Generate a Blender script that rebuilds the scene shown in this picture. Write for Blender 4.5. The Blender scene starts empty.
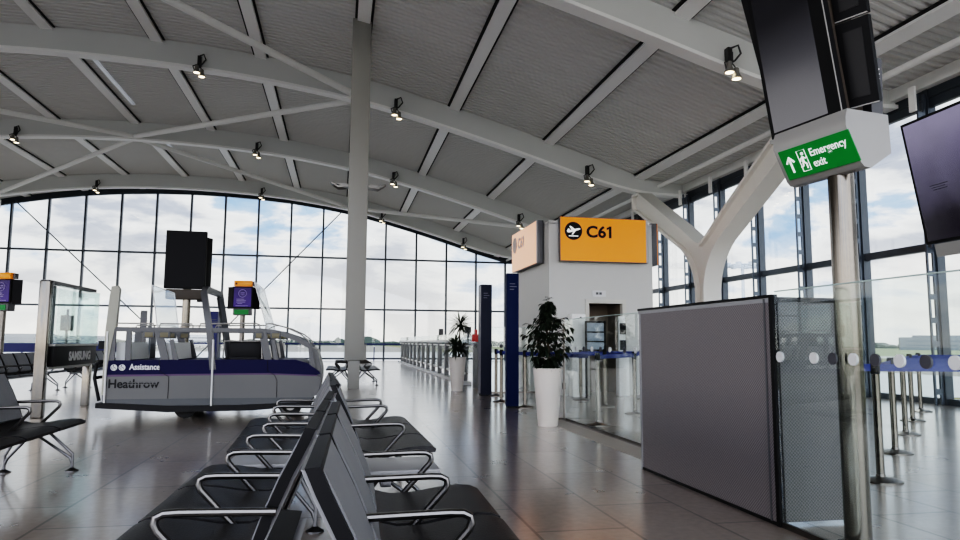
import bpy, bmesh, math, random
from math import sin, cos, pi, radians, sqrt, atan, atan2, tan
from mathutils import Vector as V, Matrix
random.seed(7)
S = bpy.context.scene
COL = S.collection

# ------------------------------------------------------------------ materials
def _mat(name):
    m = bpy.data.materials.new(name); m.use_nodes = True
    nt = m.node_tree; nt.nodes.clear()
    out = nt.nodes.new('ShaderNodeOutputMaterial')
    return m, nt, out

def mat(name, col, rough=.5, metal=0., noise=.06, nscale=6., spec=.5, emis=None, estr=0., bump=0., bscale=40., coat=0., ior=1.5):
    m, nt, out = _mat(name)
    b = nt.nodes.new('ShaderNodeBsdfPrincipled')
    nt.links.new(b.outputs[0], out.inputs[0])
    b.inputs['Roughness'].default_value = rough
    b.inputs['Metallic'].default_value = metal
    b.inputs['IOR'].default_value = ior
    b.inputs['Specular IOR Level'].default_value = spec
    b.inputs['Coat Weight'].default_value = coat
    tc = nt.nodes.new('ShaderNodeTexCoord')
    nz = nt.nodes.new('ShaderNodeTexNoise'); nz.inputs['Scale'].default_value = nscale; nz.inputs['Detail'].default_value = 3
    nt.links.new(tc.outputs['Object'], nz.inputs['Vector'])
    mx = nt.nodes.new('ShaderNodeMix'); mx.data_type = 'RGBA'
    mx.inputs[6].default_value = tuple(c*(1-noise) for c in col)+(1,)
    mx.inputs[7].default_value = tuple(min(1, c*(1+noise)) for c in col)+(1,)
    nt.links.new(nz.outputs['Fac'], mx.inputs[0])
    nt.links.new(mx.outputs[2], b.inputs['Base Color'])
    if emis:
        b.inputs['Emission Color'].default_value = tuple(emis)+(1,)
        b.inputs['Emission Strength'].default_value = estr
    if bump:
        n2 = nt.nodes.new('ShaderNodeTexNoise'); n2.inputs['Scale'].default_value = bscale
        nt.links.new(tc.outputs['Object'], n2.inputs['Vector'])
        bp = nt.nodes.new('ShaderNodeBump'); bp.inputs['Strength'].default_value = bump; bp.inputs['Distance'].default_value = .01
        nt.links.new(n2.outputs['Fac'], bp.inputs['Height']); nt.links.new(bp.outputs[0], b.inputs['Normal'])
    return m

def glass(name, tint=(.93, .97, .96), f=.04, rough=0.0, haze=0., hazecol=(.8, .85, .85)):
    m, nt, out = _mat(name)
    tr = nt.nodes.new('ShaderNodeBsdfTransparent'); tr.inputs[0].default_value = tint+(1,)
    gl = nt.nodes.new('ShaderNodeBsdfGlossy'); gl.inputs['Roughness'].default_value = rough
    lw = nt.nodes.new('ShaderNodeLayerWeight')
    pw = nt.nodes.new('ShaderNodeMath'); pw.operation = 'POWER'; pw.inputs[1].default_value = 4.5; nt.links.new(lw.outputs['Facing'], pw.inputs[0])
    fr = nt.nodes.new('ShaderNodeMath'); fr.operation = 'MULTIPLY_ADD'; fr.inputs[1].default_value = .75; fr.inputs[2].default_value = f; nt.links.new(pw.outputs[0], fr.inputs[0])
    mx = nt.nodes.new('ShaderNodeMixShader')
    nt.links.new(fr.outputs[0], mx.inputs[0]); nt.links.new(tr.outputs[0], mx.inputs[1]); nt.links.new(gl.outputs[0], mx.inputs[2])
    last = mx
    if haze:
        df = nt.nodes.new('ShaderNodeBsdfDiffuse'); df.inputs[0].default_value = hazecol+(1,)
        m2 = nt.nodes.new('ShaderNodeMixShader'); m2.inputs[0].default_value = haze
        nt.links.new(mx.outputs[0], m2.inputs[1]); nt.links.new(df.outputs[0], m2.inputs[2]); last = m2
    nt.links.new(last.outputs[0], out.inputs[0])
    return m

def floor_mat():
    m, nt, out = _mat('granite_tiles')
    N = nt.nodes.new; L = nt.links.new
    b = N('ShaderNodeBsdfPrincipled'); L(b.outputs[0], out.inputs[0])
    tc = N('ShaderNodeTexCoord'); mp = N('ShaderNodeMapping'); mp.inputs['Rotation'].default_value = (0, 0, pi/2)
    L(tc.outputs['Object'], mp.inputs[0])
    br = N('ShaderNodeTexBrick'); br.offset = .5
    br.inputs['Scale'].default_value = 1; br.inputs['Brick Width'].default_value = 1.2; br.inputs['Row Height'].default_value = .6
    br.inputs['Mortar Size'].default_value = .011; br.inputs['Mortar Smooth'].default_value = .2; br.inputs['Bias'].default_value = 0
    br.inputs['Color1'].default_value = (.30, .25, .215, 1); br.inputs['Color2'].default_value = (.375, .318, .275, 1)
    br.inputs['Mortar'].default_value = (.10, .085, .075, 1)
    L(mp.outputs[0], br.inputs['Vector'])
    n1 = N('ShaderNodeTexNoise'); n1.inputs['Scale'].default_value = 18; n1.inputs['Detail'].default_value = 6
    L(tc.outputs['Object'], n1.inputs['Vector'])
    mr = N('ShaderNodeMapRange'); mr.inputs[1].default_value = .3; mr.inputs[2].default_value = .7; mr.inputs[3].default_value = .86; mr.inputs[4].default_value = 1.1
    L(n1.outputs['Fac'], mr.inputs[0])
    mu = N('ShaderNodeMix'); mu.data_type = 'RGBA'; mu.blend_type = 'MULTIPLY'; mu.inputs[0].default_value = 1
    L(br.outputs['Color'], mu.inputs[6]); L(mr.outputs[0], mu.inputs[7]); L(mu.outputs[2], b.inputs['Base Color'])
    n2 = N('ShaderNodeTexNoise'); n2.inputs['Scale'].default_value = 2.2; n2.inputs['Detail'].default_value = 5
    L(tc.outputs['Object'], n2.inputs['Vector'])
    r2 = N('ShaderNodeMapRange'); r2.inputs[1].default_value = .3; r2.inputs[2].default_value = .7; r2.inputs[3].default_value = .27; r2.inputs[4].default_value = .31
    L(n2.outputs['Fac'], r2.inputs[0]); L(r2.outputs[0], b.inputs['Roughness'])
    b.inputs['IOR'].default_value = 1.7
    b.inputs['Coat Weight'].default_value = 1.; b.inputs['Coat Roughness'].default_value = .17; b.inputs['Coat IOR'].default_value = 1.6
    cv = N('ShaderNodeMapRange'); cv.inputs[1].default_value = 0; cv.inputs[2].default_value = 1; cv.inputs[3].default_value = 1.; cv.inputs[4].default_value = .75
    L(br.outputs['Fac'], cv.inputs[0]); L(cv.outputs[0], b.inputs['Coat Weight'])
    return m

def apron_mat():
    m, nt, out = _mat('apron_ground')
    N = nt.nodes.new; L = nt.links.new
    b = N('ShaderNodeBsdfPrincipled'); L(b.outputs[0], out.inputs[0]); b.inputs['Roughness'].default_value = .85
    tc = N('ShaderNodeTexCoord'); sp = N('ShaderNodeSeparateXYZ'); L(tc.outputs['Object'], sp.inputs[0])
    # bands run away from the building on its east side: concrete, grass, concrete, grass
    mr = N('ShaderNodeMapRange'); mr.inputs[1].default_value = 0; mr.inputs[2].default_value = 600; L(sp.outputs['X'], mr.inputs[0])
    nz = N('ShaderNodeTexNoise'); nz.inputs['Scale'].default_value = .02; L(tc.outputs['Object'], nz.inputs['Vector'])
    ad = N('ShaderNodeMath'); ad.operation = 'MULTIPLY_ADD'; ad.inputs[1].default_value = .02; L(nz.outputs['Fac'], ad.inputs[0]); L(mr.outputs[0], ad.inputs[2])
    cr = N('ShaderNodeValToRGB'); cr.color_ramp.interpolation = 'CONSTANT'
    E = cr.color_ramp.elements
    E[0].position = 0; E[0].color = (.16, .152, .13, 1)
    E[1].position = .115; E[1].color = (.12, .11, .025, 1)
    for p, c in ((.175, (.16, .15, .125)), (.25, (.10, .10, .035)), (.42, (.30, .29, .27)), (.5, (.17, .19, .10))):
        e = E.new(p); e.color = c+(1,)
    L(ad.outputs[0], cr.inputs[0]); L(cr.outputs[0], b.inputs['Base Color'])
    return m

def mesh_screen_mat(name, c1, c2, scale=160.):
    m, nt, out = _mat(name)
    N = nt.nodes.new; L = nt.links.new
    b = N('ShaderNodeBsdfPrincipled'); L(b.outputs[0], out.inputs[0]); b.inputs['Roughness'].default_value = .5
    tc = N('ShaderNodeTexCoord'); mp = N('ShaderNodeMapping'); L(tc.outputs['Object'], mp.inputs[0])
    ck = N('ShaderNodeTexChecker'); ck.inputs['Scale'].default_value = scale
    ck.inputs[1].default_value = c1+(1,); ck.inputs[2].default_value = c2+(1,)
    L(mp.outputs[0], ck.inputs[0]); L(ck.outputs[0], b.inputs['Base Color'])
    bp = N('ShaderNodeBump'); bp.inputs['Strength'].default_value = .3; bp.inputs['Distance'].default_value = .003
    L(ck.outputs['Fac'], bp.inputs['Height']); L(bp.outputs[0], b.inputs['Normal'])
    return m

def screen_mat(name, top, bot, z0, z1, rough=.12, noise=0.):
    """a screen panel: vertical gradient in weak emission, glossy front"""
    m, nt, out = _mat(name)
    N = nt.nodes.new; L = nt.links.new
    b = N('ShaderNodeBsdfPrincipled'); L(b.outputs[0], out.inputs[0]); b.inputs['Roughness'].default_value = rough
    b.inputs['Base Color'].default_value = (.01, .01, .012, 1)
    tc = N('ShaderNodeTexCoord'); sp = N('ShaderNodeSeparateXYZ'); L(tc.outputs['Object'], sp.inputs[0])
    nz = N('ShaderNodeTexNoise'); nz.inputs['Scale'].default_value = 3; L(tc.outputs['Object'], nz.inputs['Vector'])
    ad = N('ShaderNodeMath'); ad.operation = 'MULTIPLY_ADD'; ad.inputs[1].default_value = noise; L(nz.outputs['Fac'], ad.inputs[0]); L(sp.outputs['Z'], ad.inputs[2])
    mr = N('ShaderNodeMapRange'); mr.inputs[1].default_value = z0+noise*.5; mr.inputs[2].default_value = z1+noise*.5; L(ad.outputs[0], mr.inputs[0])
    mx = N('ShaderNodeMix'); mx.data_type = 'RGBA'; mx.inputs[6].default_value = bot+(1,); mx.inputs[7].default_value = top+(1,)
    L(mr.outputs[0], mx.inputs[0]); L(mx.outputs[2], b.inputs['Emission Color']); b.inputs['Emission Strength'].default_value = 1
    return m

M = dict(
    floor=floor_mat(), apron=apron_mat(),
    deck=mat('ceiling_deck_metal', (.68, .68, .66), .55, 0, .03, .3),
    gap=mat('dark_gap', (.02, .02, .02), .8),
    strip=mat('white_strip', (.96, .96, .95), .4, 0, .02),
    sky=mat('skylight_strip', (.85, .88, .92), .3, 0, .1, 2, emis=(.8, .87, 1), estr=.06),
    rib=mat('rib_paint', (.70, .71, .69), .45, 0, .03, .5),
    flange=mat('rib_flange_lit', (.95, .95, .93), .4, 0, .02),  # rib paint made lighter, light on the underside put into it
    white=mat('white_paint', (.90, .90, .88), .4, 0, .03),
    column=mat('column_paint', (.34, .335, .31), .45, 0, .03, 1.5),
    ycol=mat('y_column_paint', (.82, .80, .75), .4, 0, .03, 1),
    mull=mat('mullion_metal', (.062, .075, .09), .35, .3, .06),
    mull_l=mat('mullion_fin', (.095, .115, .14), .35, .4, .06),
    glass=glass('clear_glass', (.96, .98, .98)),
    gglass=glass('green_glass', (.94, .97, .96), haze=.01),
    sglass=glass('showcase_glass', (.90, .955, .95), haze=.015),
    acryl=glass('acrylic', (.93, .96, .97), haze=.10),
    steel=mat('brushed_steel', (.15, .136, .118), .17, 1, .12, 30),
    steel_d=mat('satin_steel_pole', (.15, .138, .125), .3, 1, .12, 30),
    silver=mat('silver_paint', (.36, .35, .335), .4, .3, .05),
    chrome=mat('armrest_tube', (.17, .165, .16), .3, 1, .06, 20),
    legm=mat('dark_leg_metal', (.13, .13, .135), .3, .9, .06),
    black=mat('black_plastic', (.006, .006, .007), .5, 0, .1, spec=.25),
    seat=mat('charcoal_leather', (.020, .019, .0205), .42, 0, .12, 9, spec=.35, bump=.15, bscale=120),
    back=mat('sheen_grey_leather', (.22, .223, .233), .55, 0, .08, 9, bump=.15, bscale=120),  # charcoal leather greyed: skylight sheen put into the base colour
    shell=mat('seat_shell', (.30, .30, .31), .45, 0, .05),
    table=mat('grey_table_laminate', (.34, .34, .35), .35, 0, .05),
    kiosk=mat('kiosk_wall', (.60, .59, .565), .5, 0, .02),
    orange=mat('orange_sign', (.80, .235, .0), .3, 0, .02, emis=(.8, .22, .0), estr=.16),
    orange_glare=mat('orange_sign_glare', (.85, .34, .15), .25, 0, .02, emis=(1., .42, .20), estr=.30, ior=1.7),  # sign orange paled: sky glare put into base and emission
    faint=mat('glare_paled_lettering', (.50, .34, .28), .4),  # lettering paled by the same glare, mixed into its colour
    signgrey=mat('sign_frame_grey', (.10, .10, .105), .4, .2),
    green=mat('exit_green', (.003, .17, .032), .4, 0, .04, spec=.3, emis=(.003, .2, .035), estr=.14),
    swhite=mat('sign_white', (.9, .9, .88), .4, emis=(1, 1, 1), estr=.25),
    navy=mat('navy_totem', (.003, .013, .052), .5, 0, .06, spec=.12),
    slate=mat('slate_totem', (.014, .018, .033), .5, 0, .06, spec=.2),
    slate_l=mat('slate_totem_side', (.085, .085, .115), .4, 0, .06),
    belt=mat('blue_belt', (.003, .028, .19), .6, 0, .1),
    bband=mat('buggy_blue', (.004, .005, .042), .45, 0, .05, spec=.15),
    bpurple=mat('buggy_purple_line', (.05, .015, .075), .4, 0, .05),
    bgrey=mat('buggy_grey', (.085, .085, .086), .4, 0, .03),
    bdk=mat('buggy_lower_grey', (.04, .046, .052), .4, 0, .04),
    bframe=mat('buggy_frame_grey', (.075, .076, .08), .4, .2, .05),
    bpost=mat('buggy_post_cream', (.33, .32, .27), .45, 0, .08),
    bseat=mat('buggy_seat_light', (.72, .74, .74), .5, 0, .05),
    rubber=mat('rubber', (.02, .02, .02), .7),
    lampb=mat('lamp_box', (.13, .11, .06), .45, 0),
    pot=mat('planter_white', (.74, .68, .63), .4, 0, .02),
    soil=mat('soil', (.04, .03, .02), .9),
    leaf=mat('dark_leaf', (.012, .020, .010), .45, 0, .3, 8),
    leaf2=mat('spiky_leaf', (.022, .034, .020), .45, 0, .3, 8),
    stem=mat('bark', (.06, .045, .03), .8),
    dotw=mat('dot_white', (.70, .70, .70), .6),
    dotd=mat('dot_grey', (.07, .07, .08), .6),
    mesh1=mesh_screen_mat('perforated_panel', (.22, .20, .205), (.12, .108, .112), 85),
    mesh2=mesh_screen_mat('perforated_end_panel', (.17, .168, .168), (.09, .088, .09), 85),
    scr=screen_mat('dark_screen', (.004, .004, .005), (.055, .055, .062), -.05, .75),
    scr_off=mat('screen_off', (.004, .004, .006), .4, spec=.15),
    scr_dim=mat('screen_dim', (.012, .012, .013), .35, spec=.3),
    scr_p=screen_mat('purple_screen', (.010, .004, .045), (.018, .007, .085), 0, .6, rough=.5),
    scr_tv=screen_mat('violet_sheen_screen', (.085, .078, .125), (.003, .0015, .004), .25, 1.25, noise=.35),  # violet-to-black sheen on the screen, put into its emission
    bronze=mat('bronze_side', (.055, .043, .033), .55, 0),
    door=mat('door_frame_grey', (.62, .60, .55), .5),
    doord=mat('door_wood', (.22, .18, .14), .5, 0, .2, 3),
    darkin=mat('dark_opening', (.05, .045, .04), .7),
    notice=mat('notice_blue', (.30, .36, .42), .5, 0, .2, 12),
    lilac=mat('lilac_print', (.34, .30, .50), .6),
    gedge=mat('glass_edge', (.42, .52, .50), .3),
    red=mat('red_box', (.55, .03, .02), .4),
    lampglow=mat('lamp_glow', (1, .9, .75), .5, emis=(1, .80, .52), estr=3.5),
    lampcase=mat('lamp_case', (.30, .29, .27), .4, .5),
    cable=mat('cable_black', (.05, .05, .05), .5),
    bluewall=mat('blue_board', (.008, .018, .12), .5),
    tree=mat('far_trees', (.055, .075, .065), .9, 0, .4, .05),
    bld=mat('far_building', (.13, .15, .165), .7, 0, .2, .03),
    bld_w=mat('far_building_pale', (.36, .38, .40), .7, 0, .1, .03),
    mast=mat('mast_grey', (.45, .48, .52), .6),
    balgrey=mat('balustrade_post', (.20, .20, .20), .45, .2),
    slab=mat('pale_apron', (.42, .42, .41), .8),
    curb=mat('pale_curb', (.58, .58, .58), .4),
    band=mat('matt_floor_band', (.42, .38, .34), .5, 0, .08),
    eave=mat('eave_white', (.76, .76, .74), .45),
)

# ------------------------------------------------------------------ mesh building
class MB:
    def __init__(s): s.bm = bmesh.new()
    def _add(s, verts, faces):
        vs = [s.bm.verts.new(v) for v in verts]
        for f in faces:
            try: s.bm.faces.new([vs[i] for i in f])
            except ValueError: pass
        return vs
    def box(s, c, size, rot=None, bev=0.):
        t = bmesh.new(); bmesh.ops.create_cube(t, size=1)
        for v in t.verts: v.co = V((v.co.x*size[0], v.co.y*size[1], v.co.z*size[2]))
        if bev: bmesh.ops.bevel(t, geom=list(t.edges), offset=bev, segments=2, affect='EDGES', profile=.6)
        for v in t.verts:
            if rot is not None: v.co = rot @ v.co
            v.co += V(c)
        s._merge(t); return s
    def box2(s, a, b, bev=0.):
        return s.box([(a[i]+b[i])/2 for i in range(3)], [abs(b[i]-a[i]) for i in range(3)], None, bev)
    def _merge(s, t):
        t.verts.index_update()
        s._add([v.co.copy() for v in t.verts], [[v.index for v in f.verts] for f in t.faces]); t.free()
    def tube(s, pts, r, n=8, closed=False, square=False):
        pts = [V(p) for p in pts]; rs = r if isinstance(r, (list, tuple)) else [r]*len(pts)
        rings = []; k = len(pts); prev = None
        for i, p in enumerate(pts):
            if closed: d = pts[(i+1) % k]-pts[i-1]
            else: d = pts[min(i+1, k-1)]-pts[max(i-1, 0)]
            if d.length < 1e-9: d = V((0, 0, 1))
            d.normalize()
            if prev is None:
                a = V((0, 0, 1)) if abs(d.z) < .9 else V((1, 0, 0)); x = d.cross(a).normalized()
            else:
                x = prev-d*prev.dot(d); x.normalize()
            prev = x; y = d.cross(x)
            rings.append([s.bm.verts.new(p+(x*cos(2*pi*(j+(.5 if square else 0))/n)+y*sin(2*pi*(j+(.5 if square else 0))/n))*rs[i]) for j in range(n)])
        for i in range(k if closed else k-1):
            a, b = rings[i], rings[(i+1) % k]
            for j in range(n): s.bm.faces.new((a[j], a[(j+1) % n], b[(j+1) % n], b[j]))
        if not closed:
            s.bm.faces.new(rings[0][::-1]); s.bm.faces.new(rings[-1])
        return s
    def lathe(s, prof, n=24, c=(0, 0, 0)):
        c = V(c); rings = []
        for r, z in prof: rings.append([s.bm.verts.new(c+V((r*cos(2*pi*j/n), r*sin(2*pi*j/n), z))) for j in range(n)])
        for a, b in zip(rings, rings[1:]):
            for j in range(n): s.bm.faces.new((a[j], a[(j+1) % n], b[(j+1) % n], b[j]))
        s.bm.faces.new(rings[0][::-1]); s.bm.faces.new(rings[-1]); return s
    def prism(s, poly, vec):
        poly = [V(p) for p in poly]; vec = V(vec); n = len(poly)
        s._add(poly+[p+vec for p in poly], [list(range(n))[::-1], [n+i for i in range(n)]]+[[i, (i+1) % n, n+(i+1) % n, n+i] for i in range(n)])
        return s
    def disc(s, c, r, normal, t=.004, n=20):
        nn = V(normal).normalized(); c = V(c)
        return s.tube([c-nn*t/2, c+nn*t/2], r, n)
    def quad(s, a, b, c, d): s._add([V(a), V(b), V(c), V(d)], [(0, 1, 2, 3)]); return s
    def build(s, name, m, parent=None, smooth=True, loc=(0, 0, 0), angle=35):
        bmesh.ops.recalc_face_normals(s.bm, faces=list(s.bm.faces))
        me = bpy.data.meshes.new(name); s.bm.to_mesh(me); s.bm.free()
        me.materials.append(M[m] if isinstance(m, str) else m)
        if smooth:
            me.polygons.foreach_set('use_smooth', [True]*len(me.polygons))
            me.set_sharp_from_angle(angle=radians(angle))
        o = bpy.data.objects.new(name, me); COL.objects.link(o); o.location = loc
        if parent: o.parent = parent
        return o

def tag(o, label, cat, group=None, kind=None):
    o['label'] = label; o['category'] = cat
    if group: o['group'] = group
    if kind: o['kind'] = kind
    return o
def thing(name, label, cat, loc=(0, 0, 0), rz=0, group=None):
    o = bpy.data.objects.new(name, None); COL.objects.link(o); o.empty_display_size = .1
    o.location = loc; o.rotation_euler = (0, 0, rz)
    return tag(o, label, cat, group)
def struct(o): o['kind'] = 'structure'; return o
def dup(root, loc, rz=None, label=None, group=None):
    def cp(o, par):
        c = o.copy(); COL.objects.link(c)
        if par: c.parent = par
        for ch in list(o.children): cp(ch, c)
        return c
    r = cp(root, None); r.location = loc
    if rz is not None: r.rotation_euler = (0, 0, rz)
    if label: r['label'] = label
    if group: r['group'] = group
    return r
def frame(o, right, up):
    r = V(right).normalized(); u = V(up); u = (u-r*u.dot(r)).normalized(); n = r.cross(u)
    m = Matrix.Identity(4)
    for i in range(3): m[i][0], m[i][1], m[i][2], m[i][3] = r[i], u[i], n[i], o[i]
    return m
def text(name, body, size, m, parent, mtx, bold=0., align='LEFT', width=None, ext=.001):
    cu = bpy.data.curves.new(name, 'FONT'); cu.body = body; cu.size = size; cu.offset = bold; cu.extrude = ext; cu.align_x = align; cu.resolution_u = 4
    t = bpy.data.objects.new(name+'_t', cu); COL.objects.link(t)
    dg = bpy.context.evaluated_depsgraph_get(); dg.update()
    me = bpy.data.meshes.new_from_object(t.evaluated_get(dg)); bpy.data.objects.remove(t); bpy.data.curves.remove(cu)
    if width:
        xs = [v.co.x for v in me.vertices]; k = width/(max(xs)-min(xs)); me.transform(Matrix.Diagonal((k, 1, 1, 1)))
    me.transform(mtx); me.materials.clear(); me.materials.append(M[m]); me.name = name
    o = bpy.data.objects.new(name, me); COL.objects.link(o)
    if parent: o.parent = parent
    return o

# ------------------------------------------------------------------ roof profile
PT = [(-29, 5.85), (-26, 6.6), (-22.5, 7.55), (-18.5, 8.5), (-15, 9.1), (-12, 9.38), (-8.7, 9.48), (-5.3, 9.37), (-2.4, 9.11), (.7, 8.62), (3.1, 8.03), (5.5, 7.36), (7.9, 6.64), (9.0, 6.37), (9.8, 6.22), (10.6, 6.17), (11.6, 6.18), (13.6, 6.2)]
def prof(x):
    if x <= PT[0][0]: return PT[0][1]
    if x >= PT[-1][0]: return PT[-1][1]
    for i in range(len(PT)-1):
        if PT[i][0] <= x <= PT[i+1][0]: break
    def sl(j):
        if j == 0 or j == len(PT)-1: return 0 if j else .25
        return (PT[j+1][1]-PT[j-1][1])/(PT[j+1][0]-PT[j-1][0])
    h = PT[i+1][0]-PT[i][0]; t = (x-PT[i][0])/h
    return ((2*t**3-3*t*t+1)*PT[i][1]+(t**3-2*t*t+t)*h*sl(i)+(-2*t**3+3*t*t)*PT[i+1][1]+(t**3-t*t)*h*sl(i+1))
def deck(x):
    g = .75 if x < 8 else .75-.4*min(1, (x-8)/3.6)
    return prof(x)+g
XS = [-29+.6*i for i in range(71)]      # .. 13.0
RIBY = [12.34, 21.45, 30.4, 39.9]
CZ = 1.15
Y0, Y1 = -8.0, 43.4

# ------------------------------------------------------------------ setting: floor, roof
f_ = MB(); f_.box2((-28, Y0, -.3), (11.75, Y1+.2, 0)); struct(f_.build('floor', 'floor', smooth=False))
b_ = MB(); b_.box2((2.98, 6.2, 0), (3.30, 10.1, .004)); struct(b_.build('trim_1', 'band', smooth=False))

c_ = MB(); bm = c_.bm
ys = []; p = .21; y = Y0
while y < Y1+1.2:
    ys += [(y, 0.), (y+p*.42, 0.), (y+p*.55, .055), (y+p*.87, .055)]; y += p
prevr = None
for x in XS:
    z = deck(x); r = [bm.verts.new((x, yy, z+dz)) for yy, dz in ys]
    if prevr:
        for j in range(len(r)-1): bm.faces.new((prevr[j], r[j], r[j+1], prevr[j+1]))
    prevr = r
ceil = struct(c_.build('ceiling', 'deck', smooth=False))
# solid lid above the corrugated sheet, so no daylight comes through
l_ = MB(); bm = l_.bm; prevr = None
for x in XS:
    z = deck(x)+.12; r = [bm.verts.new((x, yy, z+dz)) for yy in (Y0, Y1+1.2) for dz in (0, .15)]
    if prevr:
        for a, b in ((0, 1), (1, 3), (3, 2), (2, 0)): bm.faces.new((prevr[a], r[a], r[b], prevr[b]))
    prevr = r
l_.build('roof_lid', 'deck', ceil)
PX = [-26.9, -23.85, -20.8, -17.75, -14.75, -11.65, -8.6, -5.6, -2.6, .4, 3.43, 6.6, 9.8]
for x in PX:
    sl = (deck(x+.1)-deck(x-.1))/.2; a = atan(sl); R = Matrix.Rotation(-a, 3, 'Y'); z = deck(x)
    g = MB(); g.box((x, (Y0+Y1)/2, z-.012), (.46, Y1-Y0, .02), R)
    s_ = MB(); s_.box((x, (Y0+Y1)/2, z-.055), (.33, Y1-Y0, .07), R)
    st = s_.build('ceiling_strip', 'strip', ceil, smooth=False); g.build('shadow_gap', 'gap', st, smooth=False)
for (ya, yb) in ((13.6, 16.5), (22.2, 27.9), (31.2, 34.4)):
    x = -8.02; s_ = MB(); s_.box((x, (ya+yb)/2, deck(x)-.03), (.13, yb-ya, .05)); s_.build('skylight_strip', 'sky', ceil, smooth=False)

ORD = ['nearest', 'second', 'third', 'farthest']
ORDT = ['nearest curved white roof beam, running out of the top of view behind the hanging screens', 'second curved roof beam from the camera, crossing behind the tall column top',
        'third curved roof beam, with thin brace tubes meeting at its middle', 'farthest curved roof beam, just in front of the end windows']
for i, yr in enumerate(RIBY):
    rb = thing('roof_beam', ORDT[i], 'beam', (0, yr, 0))
    w = MB(); fl = MB()
    xs = [-28.5+.5*k for k in range(81)]
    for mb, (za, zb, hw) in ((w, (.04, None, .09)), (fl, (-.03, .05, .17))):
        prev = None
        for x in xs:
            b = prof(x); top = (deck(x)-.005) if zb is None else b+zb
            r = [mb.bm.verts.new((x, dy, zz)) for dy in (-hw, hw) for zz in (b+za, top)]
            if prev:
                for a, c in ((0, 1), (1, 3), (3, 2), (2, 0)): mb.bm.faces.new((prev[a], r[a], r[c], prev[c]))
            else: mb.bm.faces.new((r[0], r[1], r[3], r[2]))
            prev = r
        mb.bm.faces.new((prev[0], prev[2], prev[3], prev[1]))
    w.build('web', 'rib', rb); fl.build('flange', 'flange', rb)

# diagonal brace tubes in the roof plane (bay, from x to x)
def brace(xa, ya, xb, yb, label, drop=.12):
    m = MB(); pts = []
    n = 2
    za, zb = prof(xa)+drop, prof(xb)+drop
    m.tube([(xa, ya, za), (xb, yb, zb)], .10, 12)
    tag(m.build('brace_tube', 'white'), label, 'brace')
brace(.4, RIBY[1]-.1, -8.6, RIBY[0]+.1, 'white round roof brace rising out of view above the second roof beam')
brace(.4, RIBY[1]+.1, -8.6, RIBY[2]-.1, 'white roof brace from tall column top back to the third beam')
brace(-8.6, RIBY[2]-.1, -17.7, RIBY[1]+.1, 'white roof brace running left out of view from the third beam')
brace(-8.6, RIBY[2]+.1, -17.7, RIBY[3]-.1, 'white roof brace sloping down left to the top left corner of the end windows')
brace(-8.6, RIBY[2]+.1, .4, RIBY[3]-.1, 'white roof brace between third and farthest beams, left of the column')
brace(.4, RIBY[3]-.1, 9.6, RIBY[2]+.1, 'white roof brace between third and farthest beams, right of the column')
e_ = MB(); e_.tube([(10.5, Y0, 6.46), (10.5, Y1, 6.46)], .07, 10); tag(e_.build('edge_tube', 'white'), 'long thin white tube under the roof edge along the right windows', 'tube')
e_ = MB(); e_.box2((11.36, Y0, 6.30), (11.9, Y1+.3, 6.56), .03); struct(e_.build('trim_2', 'eave'))

# ------------------------------------------------------------------ end wall windows
wn = 0
def window(name, frame_mb, pane_mb, m='mull'):
    global wn
    wn += 1
    o = struct(frame_mb.build('window_%d' % wn, m, smooth=False))
    pane_mb.build('pane', 'glass', o, smooth=False)
    return o
TR = [.12, 3.14, 6.3]
k0 = -13
xs = [-3.10+1.93*k for k in range(k0, 9)]
xs = [x for x in xs if x > -28]
xs[-1] = 11.6 if xs[-1] > 11 else xs[-1]
YE = Y1
for i in range(len(xs)-1):
    xa, xb = xs[i], xs[i+1]
    if xb-xa < .3: continue
    za, zb = deck(xa)-.08, deck(xb)-.08
    m = MB(); m.box2((xa-.055, YE-.12, 0), (xa+.055, YE+.08, za))
    for z in TR:
        if z < min(za, zb): m.box2((xa+.055, YE-.08, z-.055), (xb-.055, YE+.06, z+.055))
    m.prism([(xa, YE-.1, za-.28), (xb, YE-.1, zb-.28), (xb, YE-.1, zb+.1), (xa, YE-.1, za+.1)], (0, .18, 0))
    pn = MB(); pn.prism([(xa, YE, .05), (xb, YE, .05), (xb, YE, zb), (xa, YE, za)], (0, .012, 0))
    window('w', m, pn)
# right facade
ys = [11.5+1.95*k for k in range(-8, 17)]
XF = 11.6
for i in range(len(ys)-1):
    ya, yb = ys[i], min(ys[i+1], Y1)
    m = MB()
    m.box2((XF-.10, ya-.06, 0), (XF+.08, ya+.06, 6.3))
    for z, h in ((.06, .06), (3.11, .075), (6.22, .10)): m.box2((XF-.08, ya+.06, z-h), (XF+.06, yb-.06, z+h))
    m.box2((XF-.05, ya+.06, 5.93), (XF+.05, yb-.06, 6.12))
    pn = MB(); pn.box2((XF-.006, ya, .05), (XF+.006, yb, 6.3))
    o = window('w', m, pn)
    fn = MB()
    fn.box2((XF-.30, ya-.02, 0), (XF-.265, ya+.02, 6.2)); fn.box2((XF-.165, ya-.02, 0), (XF-.10, ya+.02, 6.2))
    z = .2
    while z < 6.1: fn.box2((XF-.265, ya-.019, z), (XF-.165, ya+.019, z+.11)); z += .46
    fn.build('fin', 'mull_l', o, smooth=False)
    if yb > 8:
        bk = MB(); bk.box2((XF-.42, ya-.075, 5.83), (XF-.37, ya+.075, 6.34)); bk.build('bracket', 'white', o, smooth=False)

# bracing rods across the end windows
for xa, za, xb, zb, lab in ((-18.2, 9.0, -8.75, .0, 'thin dark tension rod sloping down right across the end windows'), (.1, 9.3, -8.3, .0, 'thin dark tension rod sloping down left across the end windows')):
    m = MB(); m.tube([(xa, 42.8, za), (xb, 42.8, zb)], .035, 6); tag(m.build('tension_rod', 'mull'), lab, 'rod')

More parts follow.
